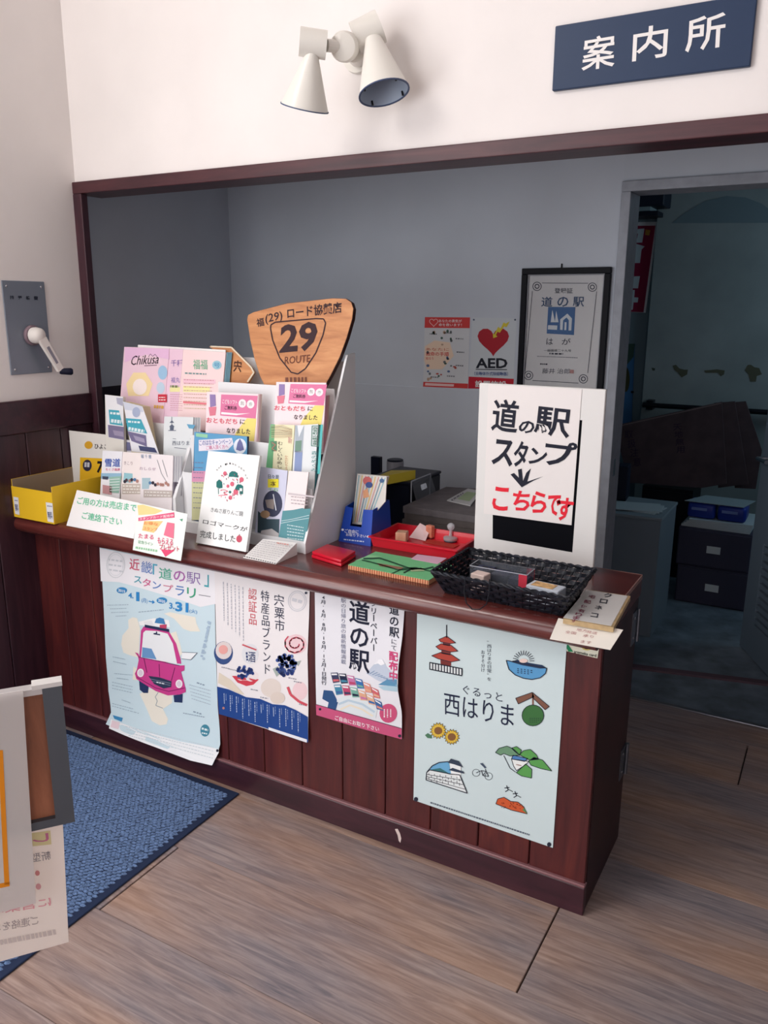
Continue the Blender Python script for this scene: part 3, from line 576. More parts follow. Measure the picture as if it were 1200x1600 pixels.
for k in range(30): s.ell((505+rb.uniform(0, 100), 995+rb.uniform(0, 30)), 2, 2, (110, 40, 30), 4, n=6)
for x, y in ((528, 930), (568, 958)): s.line([(x, y-16), (x+8, y+6), (x-6, y+14)], 4, INK); s.line([(x+4, y), (x+30, y+14)], 3, INK); s.line([(x-10, y-4), (x+14, y-6)], 4, INK)
s.dashes((162, 996), (640, 1152), 7, (96, 106, 120), n=60)
for p in ((93, 980), (733, 1197)): s.ell(p, 10, 11, PIN, 3, 'pin')
s.build('poster', 'pale green poster with pagoda, sunflower and castle drawings at the counter end', 'poster')
# ================================================================ WALL SIGN
g = (840, 0, 3.3333)
x0, x1, z0, z1 = -.757, -.287, 2.134, 2.284
q = thing('wall_sign', (-.522, YW-.012, z0), 'dark blue board lettered in white high on the white wall', 'sign')
obj('board', bbox(x0, x1, YW-.014, YW, z0, z1, .002, 1), mat((44, 60, 88), .4), q)
s = ysheet(YW-.0143, g)
for ch, a, b, c, d in (('案', 228, 180, 400, 372), ('内', 492, 130, 672, 322), ('所', 768, 76, 972, 276)):
    s.text(ch, (a, d), (c, d-(c-a)*.15), (a+9, b+20), (238, 234, 232), .012)
s.print_on(q)
# ================================================================ CRANK FOR THE HIGH WINDOW
q = thing('window_crank', (XW+.004, 1.955, 1.35), 'steel wall plate with white folding crank handle by the post', 'crank')
obj('plate', bbox(XW, XW+.005, 1.869, 2.042, 1.352, 1.674, .006, 3), mat((132, 140, 152), .45, .35), q)
for p in ((1.885, 1.655), (2.026, 1.655), (1.885, 1.371), (2.026, 1.371)): obj('screw', lathe((XW+.005, *p), [(.005, 0), (.0045, .0015), (.002, .003)], 12, (1, 0, 0)), CHROME, q)
s = Sheet((XW+.0052, 0, 0), (0, 1, 0), (0, 0, 1), (0, 420, 6))
for i, ch in enumerate('排煙装置'): s.text(ch, (92+i*75, 285+i*2), (130+i*75, 287+i*2), (90+i*75, 250+i*2), (38, 44, 60), .03)
s.print_on(q)
hub = Vector((XW+.006, 1.968, 1.487)); tip = Vector((XW+.062, 2.030, 1.358))
obj('hub_ring', lathe(hub, [(.036, 0), (.036, .006), (.03, .010)], 28, (1, 0, 0)), mat((150, 130, 140), .35, .5), q)
CRW = mat((236, 230, 224), .35)
obj('hub', lathe(hub+Vector((.010, 0, 0)), [(.028, 0), (.029, .012), (.026, .030), (.016, .040), (.004, .042)], 24, (1, .1, 0)), CRW, q, smooth=True)
a0 = hub+Vector((.044, .006, -.012)); a1 = tip+Vector((0, 0, .004)); dr = (a1-a0).normalized(); sd = Vector((1, 0, 0)).cross(dr).normalized(); up = dr.cross(sd)
def arm(w0, w1, th, s0=0, s1=1): return hexa([a0+(a1-a0)*s0-sd*w0-up*th, a0+(a1-a0)*s0+sd*w0-up*th, a0+(a1-a0)*s1+sd*w1-up*th, a0+(a1-a0)*s1-sd*w1-up*th, a0+(a1-a0)*s0-sd*w0+up*th, a0+(a1-a0)*s0+sd*w0+up*th, a0+(a1-a0)*s1+sd*w1+up*th, a0+(a1-a0)*s1-sd*w1+up*th])
ar = obj('arm', arm(.016, .011, .007), CRW, q); obj('slot', arm(.006, .005, .0076, .25, .78), mat((150, 150, 160), .4, .4), ar)
obj('knob', lathe(a1+Vector((-.004, .0, -.004)), [(.009, 0), (.011, .006), (.0125, .028), (.013, .040), (.009, .046)], 18, (.55, .83, -.05)), mat((24, 28, 48), .3), q, smooth=True)
# ================================================================ TWIN SPOTLIGHT
g = (420, 0, 3.75)
def LP(x, y, d): return PD(g[0]+x/g[2], g[1]+y/g[2], d)
dw = (YW-CAMP.y)/ray(535, 70).y                                   # depth of the wall here
q = thing('spotlight_pair', PY(566, 95, YW), 'cream twin cone spotlight bracket on the white wall above the counter', 'spotlight')
LM = mat((232, 228, 220), .38, coat=.2); LI = mat((160, 172, 190), .45); LB = mat((70, 84, 116), .5)
pc = LP(425, 270, dw-.20); wallp_ = PY(420+530/3.75, 320/3.75, YW)
obj('wall_stem', cone(wallp_, LP(500, 285, dw-.13), .034, .034, 24), LM, q, smooth=True)
obj('wall_rose', cone(wallp_+Vector((0, -.012, 0)), wallp_, .05, .052, 28), LM, q, smooth=True)
ax = (LP(410, 268, dw-.215)-LP(475, 275, dw-.12)).normalized()
obj('joint_cap', lathe(LP(455, 275, dw-.15), [(.036, 0), (.038, .006), (.038, .028), (.034, .036), (.020, .042), (.004, .044)], 28, ax), LM, q, smooth=True)
def head(ca, cb, rc, t0, t1, rt, rb_, inner):
    h = obj('head', join(cone(ca, cb, rc, rc, 28)), LM, q, smooth=True)
    t0, t1 = Vector(t0), Vector(t1); d = (t1-t0).normalized()
    sh = obj('shade', join(cone(t0, t1, rt, rb_, 40, (1, 0)), cone(t0+d*.012, t1, rt-.004, rb_-.0025, 40, (1, 0))), LM, q, smooth=True)
    obj('inner_shade', cone(t0+d*.014, t1-d*.0015, rt-.005, rb_-.0035, 40, (1, 0)), LI, sh, smooth=True)
    obj('rim', ringv(t1-d*.002, rb_-.0035, rb_+.001, .003, 40, d), LB, sh)
    obj('socket', cone(t0+d*.02, t0+d*.08, .018, .020, 20), mat((120, 128, 144), .5), sh)
    _, u, v_ = frame_of(d)
    for k in range(4):
        c = t1-d*.012+(u*math.cos(k*1.57+.5)+v_*math.sin(k*1.57+.5))*(rb_-.008); obj('clip', cone(c, c+d*.012, .003, .003, 8), BLACKP, sh)
head(LP(180, 242, dw-.20), LP(338, 266, dw-.19), .0355, LP(255, 305, dw-.195), LP(210, 632, dw-.125), .015, .066, 1)
obj('arm', cone(LP(338, 266, dw-.19), LP(440, 275, dw-.165), .016, .016, 16), LM, q)
head(LP(505, 228, dw-.14), LP(655, 152, dw-.15), .042, LP(612, 228, dw-.165), LP(676, 546, dw-.165), .022, .0695, 1)
# ================================================================ PAMPHLET RACK ON THE COUNTER
RX0, RX1 = -2.30, -1.391
TY = {1: 2.0, 2: 2.05, 3: 2.10, 4: 2.18}; TZ = {1: .886, 2: 1.02, 3: 1.15, 4: 1.29}; TL_ = {1: .12, 2: .12, 3: .12, 4: .2}
XD = -1.945
rk = thing('pamphlet_rack', ((RX0+RX1)/2, 2.12, ZT), 'white stepped pamphlet rack with slanted side standing on the counter', 'rack')
RW = mat((236, 236, 238), .45)
def side(x, th, fr): return prism([(x, 1.972, ZT+.0005), (x, 1.972, .884), (x, 2.222, 1.444), (x, 2.268, 1.449), (x, 2.268, ZT+.0005)] if fr else [(x, 2.11, ZT+.0005), (x, 2.11, .9), (x, 2.21, 1.29), (x, 2.245, 1.42), (x, 2.268, 1.42), (x, 2.268, ZT+.0005)], (th, 0, 0))
obj('side_panel', side(RX1-.008, .008, True), RW, rk)
obj('divider', prism([(XD, 1.985, ZT+.0005), (XD, 1.985, .96), (XD, 2.07, 1.12), (XD, 2.12, 1.155), (XD, 2.25, 1.155), (XD, 2.25, ZT+.0005)], (.012, 0, 0)), RW, rk)
obj('side_panel', side(RX0, .01, False), RW, rk)
obj('back_panel', box(RX0+.01, RX1-.008, 2.262, 2.268, ZT+.0005, 1.42), RW, rk)
XD = -1.945
def riser(x0, x1, y, z0, z1): obj('riser', box(x0, x1, y-.004, y, z0, z1), RW, rk)
def shelf(x0, x1, y0, y1, z): obj('shelf', box(x0, x1, y0, y1, z-.004, z), RW, rk)
xr0, xr1 = XD+.0125, RX1-.0085
riser(xr0, xr1, 1.980, ZT+.0005, .888); shelf(xr0, xr1, 1.98, 2.024, .886); riser(xr0, xr1, 2.028, .882, 1.045); shelf(xr0, xr1, 2.028, 2.072, 1.02)
riser(xr0, xr1, 2.076, 1.016, 1.165); shelf(xr0, xr1, 2.076, 2.15, 1.15); riser(-1.872, xr1, 2.160, 1.146, 1.342); shelf(xr0, xr1, 2.160, 2.262, 1.29)
xl0, xl1 = RX0+.0105, XD-.0005
riser(xl0, xl1, 1.980, ZT+.0005, .888); shelf(xl0, xl1, 1.98, 2.040, .886); riser(xl0, xl1, 2.044, .882, 1.03); shelf(xl0, xl1, 2.044, 2.122, 1.024); riser(xl0, xl1, 2.128, 1.02, 1.185); shelf(xl0, xl1, 2.128, 2.262, 1.165)
def tier(k, d, crop, thick=.003):                              # plane of the pamphlets in one tier, d forward of the tier's own
    return Sheet((0, TY[k]-d, TZ[k]+.0005), (1, 0, 0), (0, TL_[k], 1), crop, thick=thick)
def pam(k, d, crop, tl, tr, thick=.003, skew=0, col=PAPER, bot=0, cut=None):
    s = tier(k, d, crop, thick); a, b = s.xy(tl), s.xy(tr); b = (min(b[0], -1.4005), b[1])
    ex = skew; a = (min(a[0], -1.4025), a[1]); s.paper_ab([a, b, (b[0]+ex, bot), (a[0]+ex, bot)], col); return s
H_, I_, J_, K_, M_, N_, O_, T_ = (180, 530, 6.3158), (150, 600, 7.5), (300, 590, 9.2308), (410, 590, 8.5714), (380, 700, 6.6667), (300, 700, 8.8889), (90, 750, 5.4545), (280, 450, 3.5556)
# ---- top tier, pink leaflets
s = pam(4, .008, H_, (90, 75), (533, 92), .004, bot=-.124, col=(238, 206, 220))
s.poly([(95, 80), (530, 96), (530, 200), (300, 150), (95, 230)], (232, 190, 222), 1); s.text('Chikusa', (150, 258), (425, 240), (172, 165), (44, 30, 44), .0); s.line([(330, 175), (350, 145), (372, 170), (395, 148), (420, 180)], 4, (90, 70, 90))
s.dashes((290, 262), (415, 256), 8, (120, 90, 110)); s.poly([(110, 440), (180, 330), (300, 330), (370, 440), (330, 560), (130, 560)], (246, 222, 170), 1); s.ell((245, 470), 70, 80, (250, 236, 232), 2); s.ell((470, 330), 46, 70, (160, 196, 226), 2); s.ell((450, 480), 40, 56, (196, 214, 232), 2)
s.poly([(425, 545), (512, 545), (510, 622), (425, 622)], (206, 52, 72), 3); s.dashes((435, 575), (500, 575), 10, (250, 230, 230), 4, n=5); s.dashes((435, 600), (500, 600), 10, (250, 230, 230), 4, n=4); s.dashes((385, 665), (480, 672), 30, (226, 176, 84), 3, n=5)
s.build('pamphlet', 'pink ski leaflet headed with dark script on the top tier of the rack', 'pamphlet')
s = pam(4, .006, H_, (535, 92), (671, 100), .004, bot=-.124, col=(236, 202, 220))
s.text('千種', (552, 268), (668, 268), (552, 205), (136, 110, 170), .01); s.text('福丸', (552, 430), (640, 430), (552, 375), (150, 130, 190)); s.dashes((545, 465), (625, 468), 22, (126, 140, 90), n=4); s.poly([(540, 475), (671, 470), (671, 520), (540, 520)], (240, 232, 170), 1)
for i in range(8): s.dashes((545, 545+i*22), (665, 548+i*22), 6, (206, 150, 160), n=9)
s.build('pamphlet', 'narrow lilac pink leaflet beside the script headed one on the top tier', 'pamphlet')
s = pam(4, .007, H_, (672, 102), (1090, 130), .005, bot=-.124, col=(246, 218, 218))
s.text('福福', (770, 296), (912, 300), (770, 200), (110, 176, 140), .005); s.ell((1005, 255), 46, 44, (158, 200, 214), 2); s.text('号', (975, 280), (1036, 284), (975, 230), (86, 150, 190), .01, 3); s.dashes((690, 335), (900, 345), 14, (120, 150, 150), n=8)
s.poly([(672, 460), (935, 470), (935, 525), (672, 520)], (242, 236, 170), 1); s.poly([(672, 390), (990, 400), (990, 440), (672, 432)], (242, 200, 214), 1)
for i in range(9): s.dashes((680, 400+i*35), (980-i*8, 408+i*35), 7, (206, 140+i*6, 150), n=14)
s.poly([(672, 610), (930, 630), (930, 650), (672, 632)], (232, 130, 140), 2)
s.build('pamphlet', 'wide pale pink leaflet with yellow stripe on the top tier', 'pamphlet')
pam(4, -.004, H_, (225, 55), (1090, 106), .002, bot=-.124, col=(244, 242, 240)).build('pamphlet', 'plain white sheet standing behind the pink leaflets of the top tier', 'pamphlet')
for i in range(4): pam(4, .001-.003*i, H_, (1100+i*13, 128), (1112+i*13, 130), .0022, bot=-.124, col=(126, 166, 182)).build('pamphlet', ORD[i]+' teal leaflet edge showing at the end of the pink leaflets', 'pamphlet', 'teal leaflets on the top tier')
# ---- wooden plaques
def wood_plate(sh, pts, name, label, cat, edge=None):
    P = [sh.w(sh.xy(p)) for p in pts]; root = thing(name, base_of(P), label, cat)
    obj('wood_plate', prism(P, -sh.N*sh.thick), 'pale_wood', root)
    if edge: c = sum(P, Vector())/len(P); obj('burnt_edge', prism([p+(p-c).normalized()*.0015-sh.N*.0015 for p in P], -sh.N*(sh.thick-.003)), edge, root)
    sh.print_on(root); return root
s = tier(4, .012, T_, .018); BK = (58, 38, 44)
s.text('福', (432, 218), (474, 210), (428, 172), BK, .015); s.text('(29)', (480, 208), (575, 188), (478, 148), BK, .01); s.text('ロード協賛店', (602, 172), (905, 138), (600, 112), BK, .018)
s.line([(510, 205), (535, 190), (760, 170), (803, 172), (814, 195), (800, 260), (760, 360), (702, 448), (660, 478), (622, 468), (560, 390), (520, 290), (508, 225), (510, 205)], 7, BK, 2, 'inner_outline')
s.text('29', (556, 366), (762, 346), (566, 206), BK, .03); s.text('ROUTE', (586, 424), (728, 412), (588, 382), (110, 62, 48), .01); s.dashes((590, 510), (710, 508), 26, (120, 74, 60), n=5)
wood_plate(s, [(378, 175), (384, 150), (412, 135), (600, 86), (850, 58), (925, 60), (955, 80), (966, 115), (960, 170), (930, 275), (890, 385), (840, 485), (800, 556), (485, 562), (450, 490), (418, 390), (395, 285)], 'road_shield', 'orange wooden road shield numbered 29 standing on top of the rack', 'sign', (64, 34, 30))
s = tier(4, -.016, T_, .008); s.text('宍', (300, 465), (345, 470), (305, 400), (70, 40, 34), .02); s.line([(175, 325), (290, 330), (400, 440), (415, 470), (380, 522)], 8, (226, 214, 190))
o = wood_plate(s, [(165, 325), (290, 328), (402, 440), (418, 468), (385, 526), (300, 545), (230, 540), (215, 360)], 'wooden_plaque', 'small yellowish wooden plaque peeping out beside the road shield', 'sign')
# ---- third tier
TEAL = (74, 170, 190)
s = pam(3, .030, I_, (105, 125), (318, 150), .012, skew=.012, bot=-.124, col=(226, 222, 214))
s.poly([(105, 125), (318, 150), (330, 660), (145, 625)], (236, 236, 240), 1, 'cover'); s.poly([(150, 300), (272, 310), (318, 490), (165, 468)], TEAL, 2, 'title_block'); s.dashes((170, 340), (280, 350), 26, (230, 244, 246), 3, n=4); s.dashes((180, 430), (300, 445), 40, (226, 240, 244), 3, n=5); s.poly([(142, 478), (328, 502), (332, 655), (150, 622)], (126, 118, 150), 2, 'photo'); s.poly([(200, 540), (320, 560), (328, 620), (220, 600)], (160, 150, 176), 3, 'photo')
s.poly([(240, 160), (318, 165), (316, 260), (250, 230)], (176, 176, 196), 2, 'photo')
s.build('booklet', 'thin booklet with teal title block at the outer end of the third tier', 'booklet')
s = pam(3, .036, I_, (318, 205), (545, 262), .036, skew=.062, bot=-.124, col=(208, 194, 160))
s.poly([(318, 205), (545, 262), (742, 822), (420, 790)], (234, 234, 240), 1, 'cover'); s.poly([(318, 205), (545, 262), (560, 330), (340, 300)], (210, 214, 228), 2, 'cover'); s.ell((475, 330), 46, 60, (170, 180, 206), 3, 'photo'); s.poly([(350, 400), (530, 414), (604, 582), (375, 545)], TEAL, 3, 'title_block'); s.dashes((380, 440), (520, 450), 22, (226, 242, 246), 4, n=5); s.dashes((385, 520), (570, 555), 36, (230, 244, 246), 4, n=7)
s.poly([(370, 552), (588, 602), (600, 735), (420, 668)], (120, 112, 148), 3, 'photo'); s.poly([(440, 600), (570, 640), (580, 690), (470, 660)], (164, 156, 184), 4, 'photo'); s.poly([(500, 722), (690, 748), (722, 806), (520, 780)], (74, 80, 118), 3, 'photo')
s.build('booklet', 'thick tilted booklet with teal title block and cream page edges in the third tier', 'booklet')
s = pam(3, .016, I_, (215, 640), (440, 662), .006, bot=-.124, col=(214, 212, 220)); s.poly([(225, 660), (420, 688), (440, 780), (240, 780)], (110, 110, 146), 1, 'photo'); s.build('booklet', 'lower booklet with violet photo peeping out under the teal titled booklets', 'booklet')
s = pam(3, .010, I_, (800, 380), (1140, 388), .003, bot=-.124, col=(226, 230, 232)); GR = (96, 104, 124)
s.line([(890, 385), (890, 540)], 6, GR); s.poly([(862, 455), (890, 425), (918, 455)], GR); s.poly([(858, 500), (890, 470), (922, 500)], GR); s.poly([(866, 500), (914, 500), (910, 540), (868, 540)], GR); s.line([(850, 545), (940, 545)], 8, GR); s.poly([(1065, 470), (1165, 480), (1140, 525), (1090, 520)], (104, 166, 200)); s.text('西はりま', (895, 718), (1096, 718), (895, 668), GR); s.line([(900, 640), (940, 644)], 5, GR); s.line([(920, 745), (1060, 760)], 6, GR)
s.ell((1130, 640), 26, 30, (150, 158, 170))
s.build('pamphlet', 'white leaflet with a small grey pagoda in the middle of the third tier', 'pamphlet')
for i in range(6): pam(3, .006-.003*i, I_, (1142+i*14, 392), (1154+i*14, 393), .002, bot=-.124, col=(206+i % 2*24, 208+i % 2*24, 214+i % 2*20)).build('pamphlet', ORD[i]+' pale leaflet edge standing right behind the grey pagoda leaflet', 'pamphlet', 'pale leaflets behind the pagoda leaflet')
def soft(s, X, Y, top):                                       # the pink coupon leaflet; X, Y map unit coordinates to the crop
    p = lambda x, y: (X(x, y), Y(x, y))
    s.poly([p(.28, .03), p(.99, .03), p(.97, .56), p(.28, .52)], (226, 128, 168), 1, 'pink_block'); s.poly([p(.80, .56), p(.985, .56), p(.96, 1.1), p(.55, 1.1), p(.6, .9)], (242, 224, 130), 1, 'yellow_block')
    s.text('こどもソフト', p(.31, .24), p(.60, .25), p(.31, .14), (250, 240, 246), .012); s.text('ご無料券', p(.36, .38), p(.60, .39), p(.36, .28), (70, 40, 60), .012)
    for c in ((.70, .22), (.86, .23)): P = [p(c[0]+.075*math.cos(t*.52), c[1]+.10*math.sin(t*.52)) for t in range(12)]; s.poly(P, (246, 238, 240), 2, 'badge')
    s.text('無', p(.665, .26), p(.735, .265), p(.665, .17), (96, 106, 96)); s.text('券', p(.825, .27), p(.895, .275), p(.825, .18), (96, 150, 130))
    s.poly([p(.30, .44), p(.62, .46), p(.86, .44), p(.60, .50), p(.3, .49)], (250, 246, 248), 2); s.text('おともだち', p(.02, .70), p(.62, .71), p(.02, .58), (224, 92, 112), .02); s.text('に', p(.67, .70), p(.77, .70), p(.67, .59), (60, 50, 60), .01); s.text('なりました', p(.42, .92), p(.88, .93), p(.42, .80), (60, 44, 60), .016)
    s.poly([p(.06, .04), p(.17, .04), p(.19, .30), p(.08, .34)], (150, 130, 180), 2); s.poly([p(.05, .34), p(.20, .32), p(.19, .52), p(.08, .54)], (226, 130, 150), 2)
s = pam(3, .012, J_, (215, 205), (958, 238), .003, col=(246, 226, 230)); soft(s, lambda x, y: 215+743*x-30*y, lambda x, y: 215+620*y+30*x, 0)
s.build('pamphlet', 'pink and yellow coupon leaflet above the blue book in the rack', 'pamphlet')
for i in range(4): pam(3, .009-.004*i, J_, (962+i*10, 238), (974+i*10, 240), .003, col=(238, 200+i*6, 206)).build('pamphlet', ORD[i]+' pink leaflet edge right behind the coupon leaflet above the blue book', 'pamphlet', 'spare coupon leaflets above the blue book')
s = pam(3, .014, K_, (186, 58), (875, 70), .003, col=(246, 228, 232)); soft(s, lambda x, y: 186+689*x-60*y, lambda x, y: 66+530*y+12*x, 0)
s.build('pamphlet', 'pink and yellow coupon leaflet standing below the road shield', 'pamphlet')
for i in range(5): pam(3, .008-.004*i, K_, (890+i*20, 245-i), (906+i*20, 245), .003, col=(214, 150+i*8, 170)).build('pamphlet', ORD[i]+' rose leaflet edge beside the coupon leaflet below the road shield', 'pamphlet', 'rose leaflets at the rack side panel')
# ---- second tier
s = pam(1, -.002, J_, (35, 782), (796, 850), .010, col=(46, 66, 104)); s.poly([(35, 782), (796, 850), (796, 1120), (240, 1500), (30, 1500)], (98, 160, 202), 1, 'cover')
s.poly([(60, 800), (230, 820), (225, 870), (60, 850)], (150, 206, 170), 2); s.poly([(100, 900), (580, 870), (600, 960), (520, 1040), (100, 1060)], (232, 226, 236), 2, 'title_band'); s.text('このはなキャンペーン', (110, 985), (575, 965), (110, 905), (110, 120, 176), .012, 3); s.text('ご購入頂く方へ', (210, 1042), (530, 1020), (205, 985), (206, 120, 160), .008, 3); s.ell((695, 990), 92, 112, (226, 232, 242), 2, 'badge'); s.poly([(640, 1040), (660, 940), (695, 880), (730, 940), (755, 1040), (700, 1060)], (110, 112, 160), 3, 'badge')
s.at(N_).poly([(0, 320), (200, 320), (180, 470), (0, 470)], (214, 150, 180), 2); s.poly([(0, 470), (190, 470), (130, 1000), (0, 1000)], (206, 206, 160), 2)
for i in range(10): s.dashes((20, 200+i*70), (160, 205+i*70), 10, (120, 120, 150), 3, n=5)
s.build('booklet', 'blue booklet with round badge behind the white logo card', 'booklet')
s = pam(2, .010, K_, (112, 625), (432, 636), .003, skew=-.006, col=(236, 232, 196))
s.poly([(112, 625), (170, 628), (130, 1300), (40, 1300)], (112, 178, 130), 1)
for i in range(12): s.line([(120, 650+i*14), (240+rb.uniform(-30, 60), 640+i*15), (400, 690+i*9)], 5, rb.choice([(176, 140, 110), (204, 178, 140), (130, 96, 80)]), 2)
s.text('新', (345, 880), (400, 885), (345, 790), (210, 150, 150)); s.poly([(105, 850), (195, 850), (195, 980), (130, 990)], (96, 140, 110), 2); s.line([(130, 870), (180, 900), (130, 950), (185, 985)], 9, (196, 120, 110), 3); s.vtext('むしくいひめし', 205, 850, 275, 1215, (70, 62, 56), 0, .1, -10); s.vtext('かみかわちょう', 300, 1040, 345, 1240, (214, 150, 120), 0, .1, 0)
s.build('pamphlet', 'cream and green brochure with vertical writing in the second tier', 'pamphlet')
s = pam(2, .012, K_, (440, 640), (812, 628), .004, skew=-.004, col=(228, 232, 234))
s.poly([(440, 640), (560, 640), (540, 1000), (430, 1000)], (176, 186, 196), 1, 'photo'); s.poly([(445, 850), (530, 840), (520, 980), (440, 980)], (120, 152, 136), 2, 'photo'); s.poly([(440, 980), (540, 980), (525, 1260), (425, 1260)], (140, 156, 196), 1, 'photo'); s.poly([(470, 640), (560, 640), (490, 800)], (232, 236, 240), 2, 'photo')
s.line([(668, 648), (765, 648), (752, 920), (658, 914), (668, 648)], 9, (70, 130, 112)); s.vtext('西宮町山崎温泉', 680, 660, 742, 905, (80, 130, 112), .01, .05, -8); s.vtext('森のめぐみ', 660, 980, 740, 1260, (86, 150, 150), 0, .05, -10); s.poly([(780, 630), (812, 628), (770, 1290), (735, 1290)], (92, 190, 190), 1)
s.build('pamphlet', 'pale brochure with green framed title next to the rack side panel', 'pamphlet')
for i in range(5): pam(2, .008-.004*i, K_, (822+i*15, 640), (836+i*15, 640), .003, skew=-.006, col=(66+i*10, 158, 172)).build('pamphlet', ORD[i]+' teal brochure edge behind the one with the green framed title', 'pamphlet', 'spare teal brochures in the second tier')
# ---- first tier
s = pam(1, .018, I_, (78, 780), (308, 792), .003, skew=-.012, col=(238, 238, 244))
s.text('雪道', (105, 970), (285, 972), (108, 872), (58, 92, 176), .016); s.text('ちくさ高原', (115, 1018), (285, 1020), (115, 985), (214, 96, 130), .006); s.poly([(60, 1045), (300, 1045), (290, 1110), (60, 1110)], (150, 190, 214), 1); s.poly([(160, 1090), (300, 1080), (270, 1280), (160, 1270)], (150, 190, 176), 2); s.poly([(80, 1180), (190, 1200), (185, 1300), (80, 1280)], (200, 150, 156), 2); s.poly([(78, 1080), (150, 1085), (140, 1120), (80, 1115)], (70, 76, 96), 3)
for i in range(5): s.line([(165, 1120+i*32), (280, 1112+i*32)], 8, (232, 240, 240), 3)
s.build('pamphlet', 'snow road leaflet with bold blue title beside the yellow box', 'pamphlet')
def crowd(s, x0, x1, y, seed, c=(58, 52, 66)):
    r = random.Random(seed)
    for i in range(int((x1-x0)/30)): s.ell((x0+i*30+r.uniform(-6, 6), y+r.uniform(-14, 14)), 17, 20, r.choice([c, (90, 70, 80), (176, 130, 120), (90, 130, 170)]), 3, 'photo', 10)
s = pam(1, .015, I_, (302, 795), (540, 808), .003, col=(242, 232, 230)); s.poly([(330, 1040), (430, 1050), (430, 1160), (320, 1150)], (150, 196, 206), 1); crowd(s, 335, 530, 1130, 2); s.poly([(308, 1170), (530, 1170), (530, 1290), (308, 1290)], (200, 186, 176), 2)
for i in range(3): s.dashes((320, 1195+i*36), (520, 1198+i*36), 14, (240, 236, 230), 3, n=7)
s.text('きこり', (330, 945), (430, 950), (330, 905), (170, 150, 160)); s.build('pamphlet', 'pale leaflet with small crowd photo beside the snow road leaflet', 'pamphlet')
s = pam(1, .018, I_, (530, 808), (905, 838), .003, col=(240, 232, 234)); s.text('報 千 種', (530, 870), (650, 874), (530, 825), (130, 150, 180)); s.text('おしらせ', (510, 1005), (700, 1015), (515, 970), (176, 150, 170)); s.poly([(540, 1100), (640, 1100), (620, 1230), (540, 1230)], (170, 196, 206), 1); crowd(s, 640, 900, 1170, 4); s.poly([(560, 1240), (900, 1250), (890, 1330), (560, 1330)], (196, 184, 178), 2); s.line([(720, 890), (770, 1050), (830, 1150)], 5, (150, 150, 160), 3); s.line([(780, 890), (840, 1090)], 5, (150, 150, 160), 3)
for i in range(2): s.dashes((575, 1265+i*36), (880, 1275+i*36), 12, (236, 232, 228), 3, n=10)
s.build('pamphlet', 'wide pale leaflet with a row of people in the lowest tier', 'pamphlet')
for i in range(7): s = pam(1, .014-.003*i, I_, (908+i*14, 846), (920+i*14, 847), .0024, col=(238, 238, 240) if i % 2 else (206, 206, 214)); s.poly([(908+i*14, 1150), (920+i*14, 1150), (920+i*14, 1310), (908+i*14, 1310)], (110, 100, 116), 1, 'photo'); s.build('pamphlet', ORD[i]+' white leaflet edge right behind the leaflet with a row of people', 'pamphlet', 'spare leaflets in the lowest tier')
s = pam(1, .012, M_, (178, 195), (462, 236), .003, skew=-.01, col=(206, 208, 228))
s.text('日々是', (262, 318), (375, 326), (262, 275), (44, 74, 90), .004); s.poly([(258, 322), (370, 322), (370, 412), (258, 412)], (232, 220, 60), 2); s.text('本', (285, 400), (345, 402), (285, 340), (120, 100, 40), .01, 3); s.text('千石', (262, 448), (365, 452), (262, 415), (120, 176, 120), .01); s.ell((308, 580), 100, 138, (62, 66, 90), 1, 'photo', 24); s.poly([(230, 540), (330, 530), (320, 640), (250, 620)], (150, 140, 136), 2, 'photo'); s.line([(315, 480), (330, 560), (345, 650)], 10, (226, 230, 240), 3, 'photo'); s.poly([(155, 655), (250, 740), (380, 740), (372, 930), (150, 880)], (60, 80, 90), 1, 'photo'); s.ell((230, 690), 50, 40, (170, 140, 110), 2, 'photo'); s.poly([(190, 860), (300, 840), (372, 890), (370, 935), (180, 900)], (190, 186, 186), 2, 'photo')
s.build('pamphlet', 'lilac leaflet with dark waterfall photo and yellow square', 'pamphlet')
s = pam(1, .016, M_, (474, 238), (796, 266), .004, skew=-.018, col=(240, 230, 230))
s.poly([(412, 655), (520, 645), (620, 625), (640, 635), (704, 630), (648, 990), (370, 935)], (92, 148, 156), 1, 'teal_field'); s.line([(400, 760), (520, 740), (690, 700)], 5, (206, 226, 230), 2); s.line([(390, 785), (560, 750), (690, 730)], 5, (206, 226, 230), 2); s.poly([(470, 465), (740, 500), (735, 515), (468, 485)], (206, 196, 200), 1)
for i in range(3): s.dashes((500, 505+i*34), (680, 525+i*34), 9, (176, 160, 166), n=8)
for i in range(5): s.dashes((460, 800+i*34), (630, 830+i*32), 9, (206, 224, 228), n=9)
s.build('pamphlet', 'white and teal leaflet at the low front corner of the rack', 'pamphlet')
# ================================================================ THINGS IN FRONT OF THE RACK
# yellow open carton with a header card
bx0, bx1, by0, by1 = XW+.008, -2.347, 1.818, 2.09
q = thing('yellow_carton', ((bx0+bx1)/2, 1.95, ZT), 'open yellow carton with white price stickers at the wall end of the counter', 'box')
YL = mat((242, 196, 44), .5); KR = mat((150, 132, 112), .7); zf = PY(50, 765, by0).z
obj('front_panel', box(bx0, bx1, by0, by0+.003, ZT, zf), YL, q); obj('side_panel', box(bx1-.003, bx1, by0+.003, by1, ZT, zf+.02), YL, q); obj('side_panel', box(bx0, bx0+.003, by0+.003, by1, ZT, zf+.025), YL, q)
obj('lining', join(box(bx0+.003, bx0+.0045, by0+.003, by1-.004, ZT+.003, zf+.0245), box(bx0+.0045, bx1-.003, by0+.003, by1-.004, ZT+.001, ZT+.003), box(bx1-.0045, bx1-.003, by0+.003, by1-.004, ZT+.003, zf+.0195)), KR, q)
